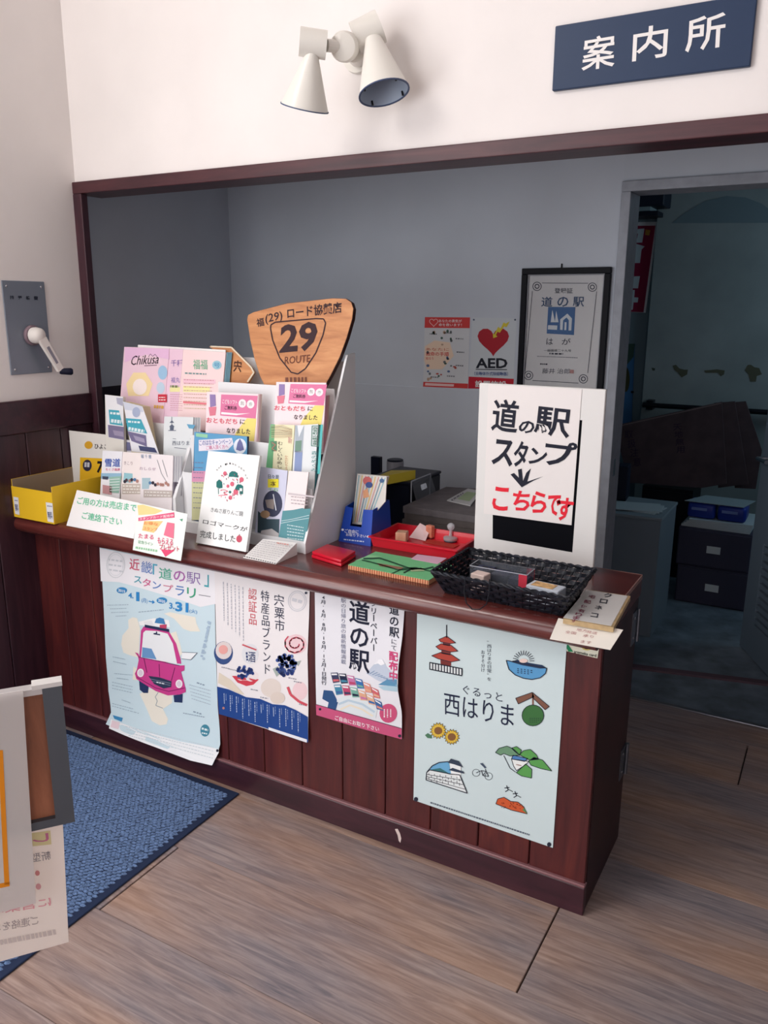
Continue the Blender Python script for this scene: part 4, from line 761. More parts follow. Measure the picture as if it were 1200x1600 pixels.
s = ysheet(by1-.004, (0, 600, 6), thick=.003); zt = PY(140, 676, by1).z
hc = obj('header_card', box(bx0+.003, bx1-.003, by1-.004, by1-.001, ZT, zt), (236, 232, 226), q)
s.poly([(752, 688), (1010, 700), (1010, 1000), (748, 900)], (240, 188, 40), 1, 'yellow_ground'); s.ell((820, 763), 42, 54, (52, 48, 70), 2, 'badge'); s.dashes((795, 755), (845, 758), 44, (206, 206, 214), 3, 'badge', 3); s.text('7', (905, 832), (965, 836), (915, 722), (36, 28, 30), .04); s.ell((832, 572), 38, 36, (226, 170, 50), 2, 'badge'); s.text('ひよこ', (888, 606), (1010, 612), (888, 560), (60, 52, 60), .01)
s.print_on(hc)
s = ysheet(by0-.0004, (0, 600, 6))
for a, b, t in (((125, 1055), (185, 1228), 1), ((430, 1108), (505, 1300), 2)):
    s.poly([(a[0], a[1]), (b[0]-12, a[1]+10), (b[0], b[1]), (a[0]+18, b[1]-12)], (236, 236, 238), 1, 'price_sticker'); s.text('無料', (a[0]+22, b[1]-40), (b[0]-8, b[1]-32), (a[0]+14, b[1]-110), (70, 76, 120), .01)
    s.dashes((a[0]+14, a[1]+34), (b[0]-16, a[1]+40), 9, (120, 120, 150), n=4)
s.print_on(q)
# folded notice with green writing
s = lean(1.832, ZT+.001, .5, O_, thick=.002); s.paper([(165, 85), (700, 196), (648, 500), (75, 388)], (242, 240, 240)); GN = (104, 196, 156)
s.text('ご用の方は売店まで', (165, 205), (668, 272), (175, 142), GN, .012); s.text('ご連絡下さい', (205, 330), (545, 393), (215, 268), GN, .012, part='lower_lettering')
rt = s.build('folded_notice', 'white folded notice written in green at the counter edge', 'notice')
P = [s.w(s.xy(p)) for p in ((165, 85), (700, 196))]
obj('rear_flap', prism([P[0]-s.N*.0025, P[1]-s.N*.0025, Vector((P[1].x, P[1].y+.05, ZT+.0005)), Vector((P[0].x, P[0].y+.05, ZT+.0005))], (0, .0015, 0)), (236, 234, 232), rt)
# pink card leaning on the nose of the counter
s = lean(1.800, ZT, .3, O_, thick=.0012); s.paper([(688, 196), (1108, 290), (1050, 690), (640, 596)], (236, 242, 236)); PK = (224, 92, 130)
s.poly([(680, 215), (730, 210), (900, 262), (830, 290), (690, 300)], (250, 214, 150), 1); s.poly([(690, 322), (995, 275), (998, 320), (690, 350)], PK, 2); s.text('スタンプカード配布中', (700, 344), (990, 312), (700, 322), (250, 236, 240), .01, 3); s.poly([(740, 350), (900, 350), (820, 450), (720, 430)], (248, 206, 140), 1)
s.poly([(935, 360), (998, 370), (990, 500), (905, 470)], (230, 120, 146), 2); s.poly([(880, 590), (1000, 600), (920, 655)], (224, 76, 116), 2); s.text('お得な', (735, 380), (860, 392), (735, 350), (236, 150, 90), .008, 3); s.text('スタンプ', (735, 425), (850, 440), (735, 395), (236, 150, 90), .008, 3)
s.text('たまる', (690, 495), (820, 508), (692, 455), PK, .014, 3); s.text('記念ライン', (690, 540), (815, 562), (690, 512), (110, 170, 130), .008, 3); s.dashes((665, 575), (850, 605), 18, (150, 200, 160), n=9); s.text('もらえる', (852, 540), (985, 560), (855, 485), PK, .016, 4); s.text('プレゼント', (870, 590), (1040, 610), (870, 545), (206, 60, 100), .016, 4)
s.poly([(1040, 335), (1070, 330), (1062, 355)], (90, 160, 130), 2)
s.build('stamp_card', 'small colourful stamp card leaning on the rounded counter nose', 'card')
# white logo board
s = lean(1.885, ZT+.004, .3, N_, thick=.012); s.paper_ab([(a, max(b, .001)) for a, b in [s.xy(p) for p in ((226, 38), (942, 106), (742, 1478), (50, 1340))]], (242, 243, 242)); GT = (34, 112, 108); PKK = (216, 104, 126); K1 = (50, 52, 58)
for ch, x, y in (('H', 350, 305), ('A', 378, 275), ('R', 405, 255), ('I', 470, 228), ('R', 490, 222), ('I', 530, 215), ('N', 572, 222), ('G', 606, 235), ('O', 655, 265), ('E', 690, 285), ('N', 722, 312), ('K', 750, 380), ('A', 768, 418)): s.text(ch, (x-9, y+11), (x+9, y+13), (x-9, y-13), K1)
s.poly([(510, 400), (520, 350), (555, 322), (600, 325), (635, 350), (640, 412), (575, 400)], GT, 2, 'hill'); s.poly([(340, 540), (342, 470), (380, 435), (420, 470), (425, 555), (380, 562)], GT, 2, 'tree'); s.line([(368, 562), (370, 640)], 9, GT); s.poly([(595, 575), (625, 510), (680, 505), (712, 530), (710, 640), (665, 645), (660, 590)], GT, 2, 'house'); s.poly([(665, 560), (700, 560), (700, 600), (665, 600)], (230, 238, 236), 3, 'house')
s.line([(400, 585), (450, 580), (500, 600), (440, 625), (495, 650), (370, 662)], 10, PKK)
for c, r in (((460, 355), 26), ((690, 440), 30), ((560, 500), 28), ((610, 610), 34), ((535, 690), 26), ((500, 530), 20)): s.ell(c, r, r*1.2, PKK, 2, n=12)
for i in range(46):
    a = rb.uniform(0, 6.28); r = rb.uniform(.45, 1); x, y = 525+190*r*math.cos(a), 545+225*r*math.sin(a); s.poly([(x-6, y), (x, y-14), (x+6, y), (x, y+14)], rb.choice([GT, PKK, PKK, (150, 70, 90)]), 2)
s.poly([(510, 612), (530, 590), (552, 612), (530, 634)], GT, 3); s.text('きぬさ原りんご園', (262, 888), (705, 950), (268, 822), (120, 122, 126)); s.text('ロゴマークが', (150, 1048), (768, 1165), (160, 985), K1, .004); s.text('完成しました', (112, 1240), (600, 1318), (120, 1140), K1, .004); s.ell((657, 1262), 40, 50, (196, 84, 104), 2, 'apple'); s.line([(657, 1215), (664, 1196)], 7, (96, 70, 60), 3, 'apple')
s.build('logo_board', 'white logo board with round pink and green emblem leaning on the rack', 'sign')
# small slanted leaflet stand
a, b, c, d = PZ(380, 871, ZT+.002), PZ(431, 881, ZT+.002), PZ(464, 848, .889), PZ(411, 842, .889)
q = thing('leaflet_wedge', base_of([a, b, c, d]), 'small white wedge shaped leaflet lying before the rack corner', 'leaflet')
lo = lambda p: Vector((p.x, p.y, ZT+.0005))
obj('wedge', hexa([lo(a), lo(b), lo(c), lo(d), a, b, c, d]), (240, 238, 236), q)
s = Sheet(a, b-a, d-a, M_)
for i in range(9): s.dashes((40+i*20, 1110-i*18), (340+i*22, 1175-i*20), 6, (190, 186, 190), n=14)
for i in range(14): s.line([(12+i*24, 1131+i*5.5), (24+i*24, 1135+i*5.5)], 9, (40, 40, 48), 2, 'edge_mark')
s.dashes((350, 990), (480, 1010), 12, (230, 150, 140), n=6); s.print_on(q)
# two red cases
for i, (z, l) in enumerate(((ZT+.0005, 'red flat case lying under another red case'), (ZT+.0115, 'red flat case lying on top of another red case'))):
    P = [PZ(u, v, ZT+.012) for u, v in ((487, 866), (533, 880), (556, 865), (511, 854))]; c = sum(P, Vector())/4
    bm = bmesh.new(); k = 1.02 if i == 0 else .99
    vs = [bm.verts.new(((p-c)*k+c).to_2d().to_3d()+Vector((0, 0, z))) for p in P]+[bm.verts.new(((p-c)*k+c).to_2d().to_3d()+Vector((0, 0, z+.010))) for p in P]
    for f in [(0, 3, 2, 1), (4, 5, 6, 7)]+[(j, (j+1) % 4, (j+1) % 4+4, j+4) for j in range(4)]: bm.faces.new([vs[j] for j in f])
    bmesh.ops.bevel(bm, geom=bm.edges[:], offset=.003, segments=2, profile=.5, affect='EDGES'); q = tag(obj('red_case', from_bm(bm), mat((206, 24, 48), .3, coat=.3), smooth=True), l, 'case', 'red cases on the counter')
# blue card dispenser
hx0, hx1, hy0, hy1, hz = -1.383, -1.262, 2.148, 2.285, .962
q = thing('card_dispenser', ((hx0+hx1)/2, 2.21, ZT), 'blue cardboard dispenser holding striped cards beside the red tray', 'holder')
BLU = mat((26, 70, 176), .4); t_ = .018
Fp = lambda x, z: Vector((hx0+(hx1-hx0)*x+(.5-x)*t_*(z), hy0+.03*z, ZT+(hz-ZT)*z))
obj('front_panel', prism([Fp(0, 0), Fp(1, 0), Fp(1, 1), Fp(.66, .98), Fp(.66, .48), Fp(.28, .48), Fp(.28, .98), Fp(0, 1)], (0, .002, 0)), BLU, q)
for x in (0, 1): obj('side_panel', prism([Fp(x, 0)+Vector((0, .0022, 0)), Fp(x, 1)+Vector((0, .0022, 0)), Vector((Fp(x, 1).x, hy1, hz+.012)), Vector((Fp(x, 0).x, hy1, ZT))], ((.5-x)*.004, 0, 0)), BLU, q)
obj('rear_panel', prism([Vector((hx0, hy1, ZT)), Vector((hx1, hy1, ZT)), Vector((hx1-t_/2, hy1, hz+.012)), Vector((hx0+t_/2, hy1, hz+.012))], (0, .002, 0)), BLU, q)
s = Sheet(Fp(0, 0)-Vector((0, .0003, 0)), (1, 0, 0), Fp(0, 1)-Fp(0, 0), (500, 690, 4.2857)); s.text('ご自由に', (165, 610), (258, 618), (168, 585), (236, 240, 250), .01); s.text('お取り下さい', (175, 632), (310, 645), (175, 612), (236, 240, 250), .01); s.dashes((160, 655), (295, 670), 8, (200, 214, 240), n=10); s.ell((152, 590), 8, 8, (236, 240, 250)); s.ell((322, 636), 8, 8, (236, 240, 250)); s.print_on(q)
cp = (500, 690, 4.2857)
for i in range(5):
    s = Sheet((0, 2.194+.006*i, ZT+.03), (1, 0, 0), (0, .16, 1), cp, thick=.004); s.paper([(250+i*4, 215-i), (446+i*5, 236-i), (438+i*4, 400), (300, 560), (215, 550)] if i == 0 else [(250+i*4, 218-i), (446+i*4, 236-i), (410, 400), (300, 540), (240, 530)], (226, 222, 216))
    if i == 0:
        for k in range(9): s.line([(262+k*22, 225+k*2), (222+k*13, 540)], 7, [(150, 190, 200), (226, 196, 120), (214, 160, 160), (120, 150, 170)][k % 4], 1, 'stripe')
        s.ell((318, 262), 30, 28, (206, 110, 110), 2); s.ell((330, 290), 24, 20, (70, 90, 150), 3); s.poly([(290, 330), (320, 310), (330, 370), (290, 380)], (232, 170, 130), 2); s.ell((415, 262), 16, 14, (80, 110, 150), 2)
    s.build('striped_card', 'striped card at the front of the blue dispenser' if i == 0 else ORD[i-1]+' pale card behind the striped card in the blue dispenser', 'card', 'cards in the blue dispenser')
# ---- red tray and what lies in it
def tray(x0, x1, y0, y1, z0, z1, ins, th):
    o = [(x0, y0), (x1, y0), (x1, y1), (x0, y1)]; sg = [(1, 1), (-1, 1), (-1, -1), (1, -1)]
    R = lambda k, z: [(p[0]+k*g[0], p[1]+k*g[1], z) for p, g in zip(o, sg)]
    V = R(ins, z0)+R(.006, z1-.004)+R(0, z1-.004)+R(0, z1)+R(.006+th, z1)+R(ins+th, z0+th)
    Fc = [(3, 2, 1, 0)]+[(k*4+i, k*4+(i+1) % 4, k*4+4+(i+1) % 4, k*4+4+i) for k in range(5) for i in range(4)]+[(20, 21, 22, 23)]
    return V, Fc
tag(obj('red_tray', tray(-1.268, -.958, 2.142, 2.338, ZT+.0005, .885, .012, .002), mat((214, 26, 46), .32, coat=.3)), 'shallow red plastic tray holding stamps behind the green book', 'tray')
tz = ZT+.0035
def block(name, c, sx, sy, sz, rz, m, label, cat, z=tz):
    return tag(obj(name, about(bbox(c[0]-sx/2, c[0]+sx/2, c[1]-sy/2, c[1]+sy/2, z, z+sz, .002, 1), (c[0], c[1], z), rz), m), label, cat)
c = PZ(628, 847, tz); q = thing('wooden_stamp', (c.x, c.y, tz), 'square wooden stamp at the near corner of the red tray', 'stamp')
obj('handle_block', about(bbox(c.x-.018, c.x+.018, c.y-.018, c.y+.018, tz+.004, tz+.036, .002, 1), c, .25), 'stamp_wood', q); obj('rubber_face', about(box(c.x-.017, c.x+.017, c.y-.017, c.y+.017, tz, tz+.004), c, .25), (150, 60, 60), q)
c = PZ(652, 842, tz); v = [Vector((c.x-.03, c.y, tz+.0005)), Vector((c.x+.035, c.y-.01, tz+.0005)), Vector((c.x+.03, c.y+.035, tz+.03)), Vector((c.x-.012, c.y+.04, tz+.042))]
tag(obj('paper_slip', prism(v, (0, .001, .001)), (236, 206, 206)), 'folded pinkish paper slip leaning between the wooden stamps', 'paper')
c = PZ(672, 841, tz); q = thing('wooden_stamp', (c.x, c.y, tz), 'narrow upright wooden stamp beside the clear stamp in the tray', 'stamp')
obj('handle_block', about(bbox(c.x-.013, c.x+.013, c.y-.009, c.y+.009, tz+.004, tz+.044, .002, 1), c, -.3), mat((226, 140, 112), .5, noise=.1, scale=40), q); obj('rubber_face', about(box(c.x-.012, c.x+.012, c.y-.008, c.y+.008, tz, tz+.004), c, -.3), (150, 60, 60), q)
c = PZ(690, 850, tz); tag(obj('paper_slip', about(box(c.x-.06, c.x+.055, c.y-.02, c.y+.02, tz, tz+.0012), (c.x, c.y, 0), -.1), (190, 60, 50)), 'reddish paper slip under the clear stamp in the tray', 'paper')
c = PZ(704, 845, tz+.0014); z1 = tz+.0014
GL = mat((236, 238, 242), .05, trans=.6, ior=1.3)
q = thing('clear_stamp', (c.x, c.y, z1), 'clear round stamp with ball knob standing in the red tray', 'stamp')
obj('disc', lathe((c.x, c.y, z1+.003), [(.023, 0), (.024, .003), (.024, .009), (.020, .012), (.008, .013)], 28), GL, q, smooth=True); obj('stem', lathe((c.x, c.y, z1+.0165), [(.006, 0), (.0045, .010), (.005, .020)], 16), GL, q, smooth=True)
obj('ball_knob', lathe((c.x, c.y, z1+.036), [(.004, 0), (.010, .004), (.0125, .011), (.0115, .018), (.006, .023), (.001, .0245)], 24), GL, q, smooth=True); obj('rubber_face', lathe((c.x, c.y, z1), [(.022, 0), (.022, .003)], 28), (70, 74, 90), q)
# ---- green bound book and pink slip
P = [PZ(*p, .863) for p in ((544, 883), (690, 911), (716, 884), (583, 864))]; A0, Ux, Uy = P[0], Vector((P[1].x-P[0].x, P[1].y-P[0].y, 0)).normalized(), None; Uy = Vector((-Ux.y, Ux.x, 0))
Lx, Ly = (-.935-A0.x)/Ux.x, .155; cn = [A0, A0+Ux*Lx, A0+Ux*Lx+Uy*Ly, A0+Uy*Ly]; zz = lambda p, z: Vector((p.x, p.y, z))
q = thing('green_book', base_of([zz(p, ZT) for p in cn]), 'green picture book with ringed orange spine lying on the counter', 'book')
obj('pages', hexa([zz(p, ZT+.0005) for p in cn]+[zz(p, .8625) for p in cn]), mat((232, 176, 134), .6), q); obj('cover', hexa([zz(p, .8627) for p in cn]+[zz(p, .8643) for p in cn]), mat((118, 196, 138), .5), q)
for i in range(34):
    p = A0+Ux*(.004+i*(Lx-.008)/33)-Uy*.0005; obj('ring', box(p.x-.0013, p.x+.0013, p.y-.0016, p.y+.001, ZT+.001, .8635), (206, 128, 96), q)
s = Sheet(zz(A0, .8645), Ux, Uy, (500, 690, 4.2857)); DG = (40, 84, 62)
s.line([(290, 785), (400, 782), (500, 815), (600, 850), (700, 855), (760, 840)], 9, DG); s.line([(280, 795), (330, 805), (420, 830), (520, 860), (600, 858)], 7, DG); s.line([(480, 885), (560, 850), (640, 845), (740, 870)], 6, DG); s.poly([(380, 815), (560, 845), (540, 858), (400, 835)], (150, 110, 90), 2); s.poly([(230, 800), (330, 760), (420, 770), (300, 790)], (150, 214, 160), 1); s.line([(560, 880), (600, 860), (680, 850)], 8, (30, 60, 50)); s.poly([(600, 850), (690, 848), (700, 868), (610, 872)], (176, 190, 150), 2); s.print_on(q)
P = [PZ(*p, .866) for p in ((642, 873), (684, 881), (698, 872), (652, 866))]; tag(obj('paper_slip', prism(P, (0, 0, -.001)), (222, 178, 200)), 'pink paper slip lying on the green book', 'paper')
# ---- black woven basket
bz0, bz1 = ZT+.001, .918
RB = [(-.886, 1.822), (-.514, 1.812), (-.520, 2.062), (-.888, 2.066)]; BB = [(-.868, 1.872), (-.545, 1.866), (-.552, 2.040), (-.872, 2.044)]
q = thing('woven_basket', (-.705, 1.95, bz0), 'black woven basket with small goods on the counter edge', 'basket')
BKW = mat((30, 33, 42), .38, noise=.4, scale=60); BKD = mat((22, 24, 32), .42)
obj('base', hexa([(x, y, bz0) for x, y in BB]+[(x, y, bz0+.003) for x, y in BB]), BKW, q)
def bp(i, t, h, off):                                   # point on wall i, t along, h up, off outward
    a, b = [Vector((*BB[j], bz0)).lerp(Vector((*RB[j], bz1)), h) for j in (i, (i+1) % 4)]; d = (b-a).normalized(); n = Vector((d.y, -d.x, 0)); return a.lerp(b, t)+n*off
for i in range(4):
    L = (Vector(RB[(i+1) % 4])-Vector(RB[i])).length; nst = max(6, int(L/.021)); pcs = []
    for r in range(6):
        h0, h1 = (r+.04)/6.1, (r+.92)/6.1; V = []; m = nst*4
        for k in range(m+1):
            t = k/m; o = .0028*math.sin(math.pi*(k/4+r))
            V += [bp(i, t, h0, o-.0007), bp(i, t, h1, o-.0007), bp(i, t, h0, o+.0009), bp(i, t, h1, o+.0009)]
        Fc = []
        for k in range(m):
            b = k*4; Fc += [(b, b+4, b+5, b+1), (b+2, b+3, b+7, b+6), (b+1, b+5, b+7, b+3), (b, b+2, b+6, b+4)]
        pcs.append((V, Fc))
    obj('wicker_side', join(*pcs), BKW, q)
    obj('wicker_stake', join(*[tube([bp(i, (k+.5)/nst, 0, 0), bp(i, (k+.5)/nst, 1, 0)], .0016, 5) for k in range(nst)]), BKD, q)
for ph in (0, math.pi):
    pts = []
    for i in range(4):
        m = 44
        for k in range(m): pts.append(bp(i, k/m, 1.0, .003*math.sin(k*1.2+ph))+Vector((0, 0, .003+.003*math.cos(k*1.2+ph))))
    pts.append(pts[0]); obj('rim_braid', tube(pts, .0032, 6), BKW, q, smooth=True)
lp = [PY(u, v, y) for u, v, y in ((727, 900, 1.818), (725, 925, 1.80), (729, 943, 1.796), (738, 952, 1.794), (750, 952, 1.794), (760, 944, 1.796), (764, 928, 1.80), (765, 905, 1.816))]
obj('handle_cord', tube(lp, .0016, 6), BKD, q)
# what lies in the basket
iz = bz0+.0035
q = thing('clear_case', (-.77, 1.965, iz), 'clear plastic case with red corners lying in the basket', 'case')
CLP = mat((200, 206, 216), .08, trans=.9, ior=1.2)
x0, x1, y0, y1, z1 = -.83, -.668, 1.945, 2.005, iz+.06
for nm, b in (('wall', (x0, x1, y0, y0+.0015, iz, z1)), ('wall', (x0, x1, y1-.0015, y1, iz, z1)), ('wall', (x0, x0+.0015, y0+.0015, y1-.0015, iz, z1)), ('wall', (x1-.0015, x1, y0+.0015, y1-.0015, iz, z1))): obj(nm, box(*b), CLP, q)
for i in range(3): obj('insert', bbox(x0+.004+i*.052, x0+.054+i*.052, y0+.003, y1-.003, iz, z1-.012-.004*i, .002, 1), mat((34, 44, 76), .4), q)
obj('red_corner', box(x1-.022, x1+.0008, y0-.0008, y0-.0001, iz+.004, z1-.002), (214, 60, 80), q); obj('red_corner', box(x1-.022, x1+.0008, y1+.0001, y1+.0008, iz+.004, z1-.002), (214, 60, 80), q)
obj('top_edge', join(box(x0, x1, y0-.001, y0, z1-.0015, z1), box(x0, x1, y1, y1+.001, z1-.0015, z1), box(x0-.001, x0, y0, y1, z1-.0015, z1), box(x1, x1+.001, y0, y1, z1-.0015, z1)), mat((206, 210, 220), .2), q)
c = PZ(763, 905, iz+.02); c.y = 1.915; q = thing('wooden_stamp', (c.x, c.y, iz), 'pale wooden stamp with black mark on top lying in the basket', 'stamp')
obj('handle_block', about(bbox(c.x-.021, c.x+.021, c.y-.018, c.y+.018, iz+.004, iz+.054, .002, 1), c, -.15), mat((226, 204, 196), .5), q); obj('rubber_face', about(box(c.x-.02, c.x+.02, c.y-.017, c.y+.017, iz, iz+.004), c, -.15), (90, 50, 60), q)
s = Sheet((c.x, c.y, iz+.0543), (1, -.15, 0), (.15, 1, 0)); s.dashes((754, 886), (774, 890), 3, DK, n=3); s.dashes((756, 889), (772, 892), 2, DK, n=3); s.print_on(q)
q = thing('card_pack', (-.61, 1.93, iz), 'small pale pack with orange picture at the basket end', 'pack')
obj('pack', about(bbox(-.655, -.565, 1.905, 1.955, iz, iz+.045, .002, 1), (-.61, 1.93, iz), -.12), (206, 214, 226), q); obj('picture', about(box(-.645, -.585, 1.912, 1.948, iz+.0452, iz+.0458), (-.61, 1.93, iz), -.12), mat((222, 176, 120), .5, noise=.3, scale=70), q)
# ---- white sign board with brush writing
S_ = (740, 590, 5.3318)
q = thing('sign_board', (-.752, 2.23, ZT), 'white board with brush written black and red notice standing on the counter', 'sign')
obj('panel', bbox(-.937, -.567, 2.221, 2.236, ZT+.0005, 1.379, .002, 1), (228, 226, 224), q)
for x in (-.90, -.61): obj('rear_foot', prism([(x, 2.236, ZT+.0005), (x, 2.236, 1.0), (x, 2.29, ZT+.0005)], (.006, 0, 0)), (214, 212, 210), q)
s = ysheet(2.2208, S_, thick=.001); s.paper([(165, 330), (905, 355), (822, 1456), (158, 1340)], (16, 18, 26)); obj('black_panel', s.body[1], mat((10, 11, 17), .8, spec=.1), q)
s = ysheet(2.2190, S_, thick=.0012); s.paper([(122, 58), (902, 100), (815, 1230), (84, 1133)], (236, 230, 228)); pr = obj('notice_paper', s.body[1], (236, 230, 228), q); INK2, RD2 = (24, 26, 44), (232, 36, 56)
for ch, a, b, c, d, col in (('道', 155, 170, 372, 440, INK2), ('の', 378, 352, 505, 455, INK2), ('駅', 510, 235, 806, 470, INK2), ('ス', 158, 508, 332, 722, INK2), ('タ', 335, 522, 448, 738, INK2), ('ン', 465, 580, 608, 716, INK2), ('プ', 592, 515, 855, 722, INK2), ('こ', 160, 905, 292, 1098, RD2), ('ち', 322, 935, 470, 1100, RD2), ('ら', 478, 942, 610, 1122, RD2), ('で', 612, 968, 722, 1140, RD2), ('す', 690, 992, 826, 1186, RD2)):
    s.text(ch, (a-12, d), (c-12, d+(c-a)*.13), (a+14, b), col, .018 if ch in '道駅' else .026)
s.poly([(308, 806), (338, 794), (378, 834), (370, 766), (402, 758), (412, 862), (440, 792), (478, 756), (448, 866), (582, 822), (500, 858), (402, 914)], INK2, 2, 'arrow'); s.print_on(pr)
# ---- wooden plaque with a courier note, card and sticker at the counter end
R_ = (860, 860, 6)
P = [PZ(R_[0]+x/6, R_[1]+y/6, .863) for x, y in ((120, 640), (592, 722), (752, 428), (345, 366))]
q = thing('note_plaque', base_of(P), 'flat wooden plaque with a handwritten paper at the counter end', 'plaque')
obj('wood_plate', prism(P, (0, 0, -.0125)), mat((186, 160, 120), .5, noise=.15, scale=30), q); cP = sum(P, Vector())/4
pp_ = obj('paper', prism([cP+(p-cP)*.955+Vector((-.004, 0, .0008)) for p in P], (0, 0, -.0006)), (222, 220, 218), q)
s = Sheet(cP+Vector((0, 0, .0012)), P[1]-P[0], P[3]-P[0], R_)
for ch, x, y in (('ク', 538, 420), ('ロ', 498, 475), ('ネ', 452, 535), ('コ', 412, 606)): s.text(ch, (x-40, y+18), (x+30, y+28), (x-28, y-20), (50, 52, 66), .012)
for ch, x, y in (('宅', 385, 432), ('配', 345, 480), ('便', 315, 525), ('有', 290, 565), ('り', 262, 600), ('ま', 240, 630), ('す', 216, 660)): s.text(ch, (x-34, y+14), (x+30, y+24), (x-24, y-16), (150, 70, 96), .01)
s.print_on(pp_)
s = Sheet((-.56, 1.868, .8665), (1, 0, 0), (0, 1, .5), R_, thick=.001); s.paper([(75, 634), (682, 744), (562, 932), (-6, 830)], (238, 232, 222))
for k, (x, y, t) in enumerate(((185, 765, '全国'), (290, 745, '地方'), (385, 765, '発送'), (350, 800, '承り'), (330, 855, 'ます'))): s.text(t, (x-50, y+12), (x+50, y+28), (x-40, y-14), (196, 150, 150))
s.build('paper_card', 'cream paper card sticking out over the counter edge below the plaque', 'card')
s = ysheet(YF+.0088, R_, thick=.0008); s.paper([(108, 838), (458, 905), (440, 1012), (96, 932)], (226, 226, 206)); GA = (30, 128, 84)
s.poly([(118, 862), (150, 858), (215, 950), (170, 948), (140, 890), (130, 936), (104, 930)], GA, 2, 'emblem'); s.ell((345, 905), 50, 32, (206, 190, 110), 2, 'emblem'); s.ell((345, 905), 32, 20, (70, 70, 60), 3, 'emblem', ring=6); s.text('aremeka card', (220, 960), (430, 1000), (222, 932), (40, 50, 50), .012)
s.build('sticker', 'small card sticker with green emblem under the cream card', 'sticker')
# ================================================================ BEHIND THE COUNTER
F_ = (640, 400, 3.3333); P_ = (500, 690, 4.2857)
q = thing('desk', (-1.8, 2.64, 0), 'plain grey desk hidden low behind the counter', 'desk')
obj('desk_top', bbox(-2.66, -1.0, 2.345, 2.95, .755, .78, .003, 1), mat((150, 152, 158), .5), q)
for x in (-2.64, -1.05): obj('side_panel', box(x, x+.03, 2.36, 2.93, 0, .755), mat((120, 122, 130), .5), q)
DZ = .7805
def px_(u, v, f): return f(P_[0]+u/P_[2], P_[1]+v/P_[2])
# grey cardboard pads in a pile
pf = [px_(555, 432, lambda a, b: PZ(a, b, .90)), px_(1180, 520, lambda a, b: PZ(a, b, .90)), px_(1180, 325, lambda a, b: PZ(a, b, .90)), px_(845, 302, lambda a, b: PZ(a, b, .90))]
cpd = sum(pf, Vector())/4
for i in range(5):
    z0, z1 = DZ+i*.024, DZ+i*.024+.0235; k = .985+.012*((i*7) % 3)
    P = [Vector(((p.x-cpd.x)*k+cpd.x+.003*(i % 2), (p.y-cpd.y)*k+cpd.y, z0)) for p in pf]
    tag(obj('cardboard_pad', prism(P, (0, 0, z1-z0)), mat((116, 110, 112) if i == 4 else (104, 96, 94), .8, noise=.1, scale=20)), 'grey cardboard pad at the top of the pile behind the tray' if i == 4 else ORD[i]+' grey cardboard pad from below in the pile behind the red tray', 'cardboard', 'cardboard pads piled behind the tray')
zt = DZ+.1205
s = Sheet((0, 0, zt), (1, 0, 0), (0, 1, 0), P_)
for a, b in (((640, 430), (850, 330)), ((690, 440), (880, 345)), ((740, 452), (900, 372)), ((800, 470), (990, 450))): P = [s.xy(a), s.xy(b)]
P = [px_(u, v, lambda a, b: PZ(a, b, zt+.004)) for u, v in ((850, 392), (1008, 428), (1080, 330), (990, 315))]
q = thing('magazine', base_of([Vector((p.x, p.y, zt+.0005)) for p in P]), 'pale magazine with green picture on top of the cardboard pile', 'magazine')
obj('cover', prism([Vector((p.x, p.y, zt+.0005)) for p in P], (0, 0, .004)), (206, 206, 206), q); s = Sheet((0, 0, zt+.005), (1, 0, 0), (0, 1, 0), P_); s.poly([(920, 385), (1000, 400), (1050, 345), (985, 335)], (170, 190, 150), 1); s.dashes((880, 395), (960, 345), 10, (130, 130, 136), n=6); s.print_on(q)
# black file box, yellow folder, tape roll, ink box, clear stand
yq = 2.62; xa, xb = PY(575, 757, yq).x, PY(641, 753, yq).x; zq = PY(620, 756, yq).z
q = thing('file_box', ((xa+xb)/2, yq+.12, DZ), 'black file box standing on the desk behind the blue dispenser', 'file box')
obj('body', bbox(xa, xb, yq, yq+.26, DZ, zq, .004, 1), mat((20, 24, 40), .4), q); obj('lid', bbox(xa-.003, xb+.003, yq-.003, yq+.263, zq+.0005, zq+.012, .003, 1), mat((28, 32, 50), .4), q)
zl = zq+.0125
T4 = [px_(u, v, lambda a, b: PZ(a, b, zl+.026)) for u, v in ((358, 213), (455, 240), (640, 205), (478, 168))]
lo_ = [Vector((p.x, p.y, zl)) for p in T4]; hi_ = [Vector((p.x, p.y, zl+h)) for p, h in zip(T4, (.010, .034, .034, .012))]
q = thing('yellow_folder', base_of(lo_), 'yellow paper folder lying on the black file box', 'folder'); YF_ = mat((230, 208, 70), .5)
cy = sum(lo_, Vector())/4
obj('lower_cover', hexa(lo_+[p+Vector((0, 0, .002)) for p in lo_]), YF_, q); obj('upper_cover', hexa([p-Vector((0, 0, .002)) for p in hi_]+hi_), YF_, q); obj('papers', hexa([cy+(p-cy)*.96+Vector((0, 0, .0025)) for p in lo_]+[cy+(p-cy)*.96+Vector((0, 0, .007)) for p in lo_]), (226, 220, 200), q); obj('spine', prism([lo_[1]-Vector((0, .001, 0)), lo_[2]-Vector((0, .001, 0)), hi_[2]-Vector((0, .001, 0)), hi_[1]-Vector((0, .001, 0))], (0, -.0015, 0)), YF_, q)
c = px_(478, 150, lambda a, b: PZ(a, b, zl)); c.y = max(c.y, yq+.185); c = PY(612, 735, 2.93); tz_ = c.z
q = thing('tape_roll', (c.x, c.y, DZ), 'white can with dark lid standing behind the yellow folder', 'can')
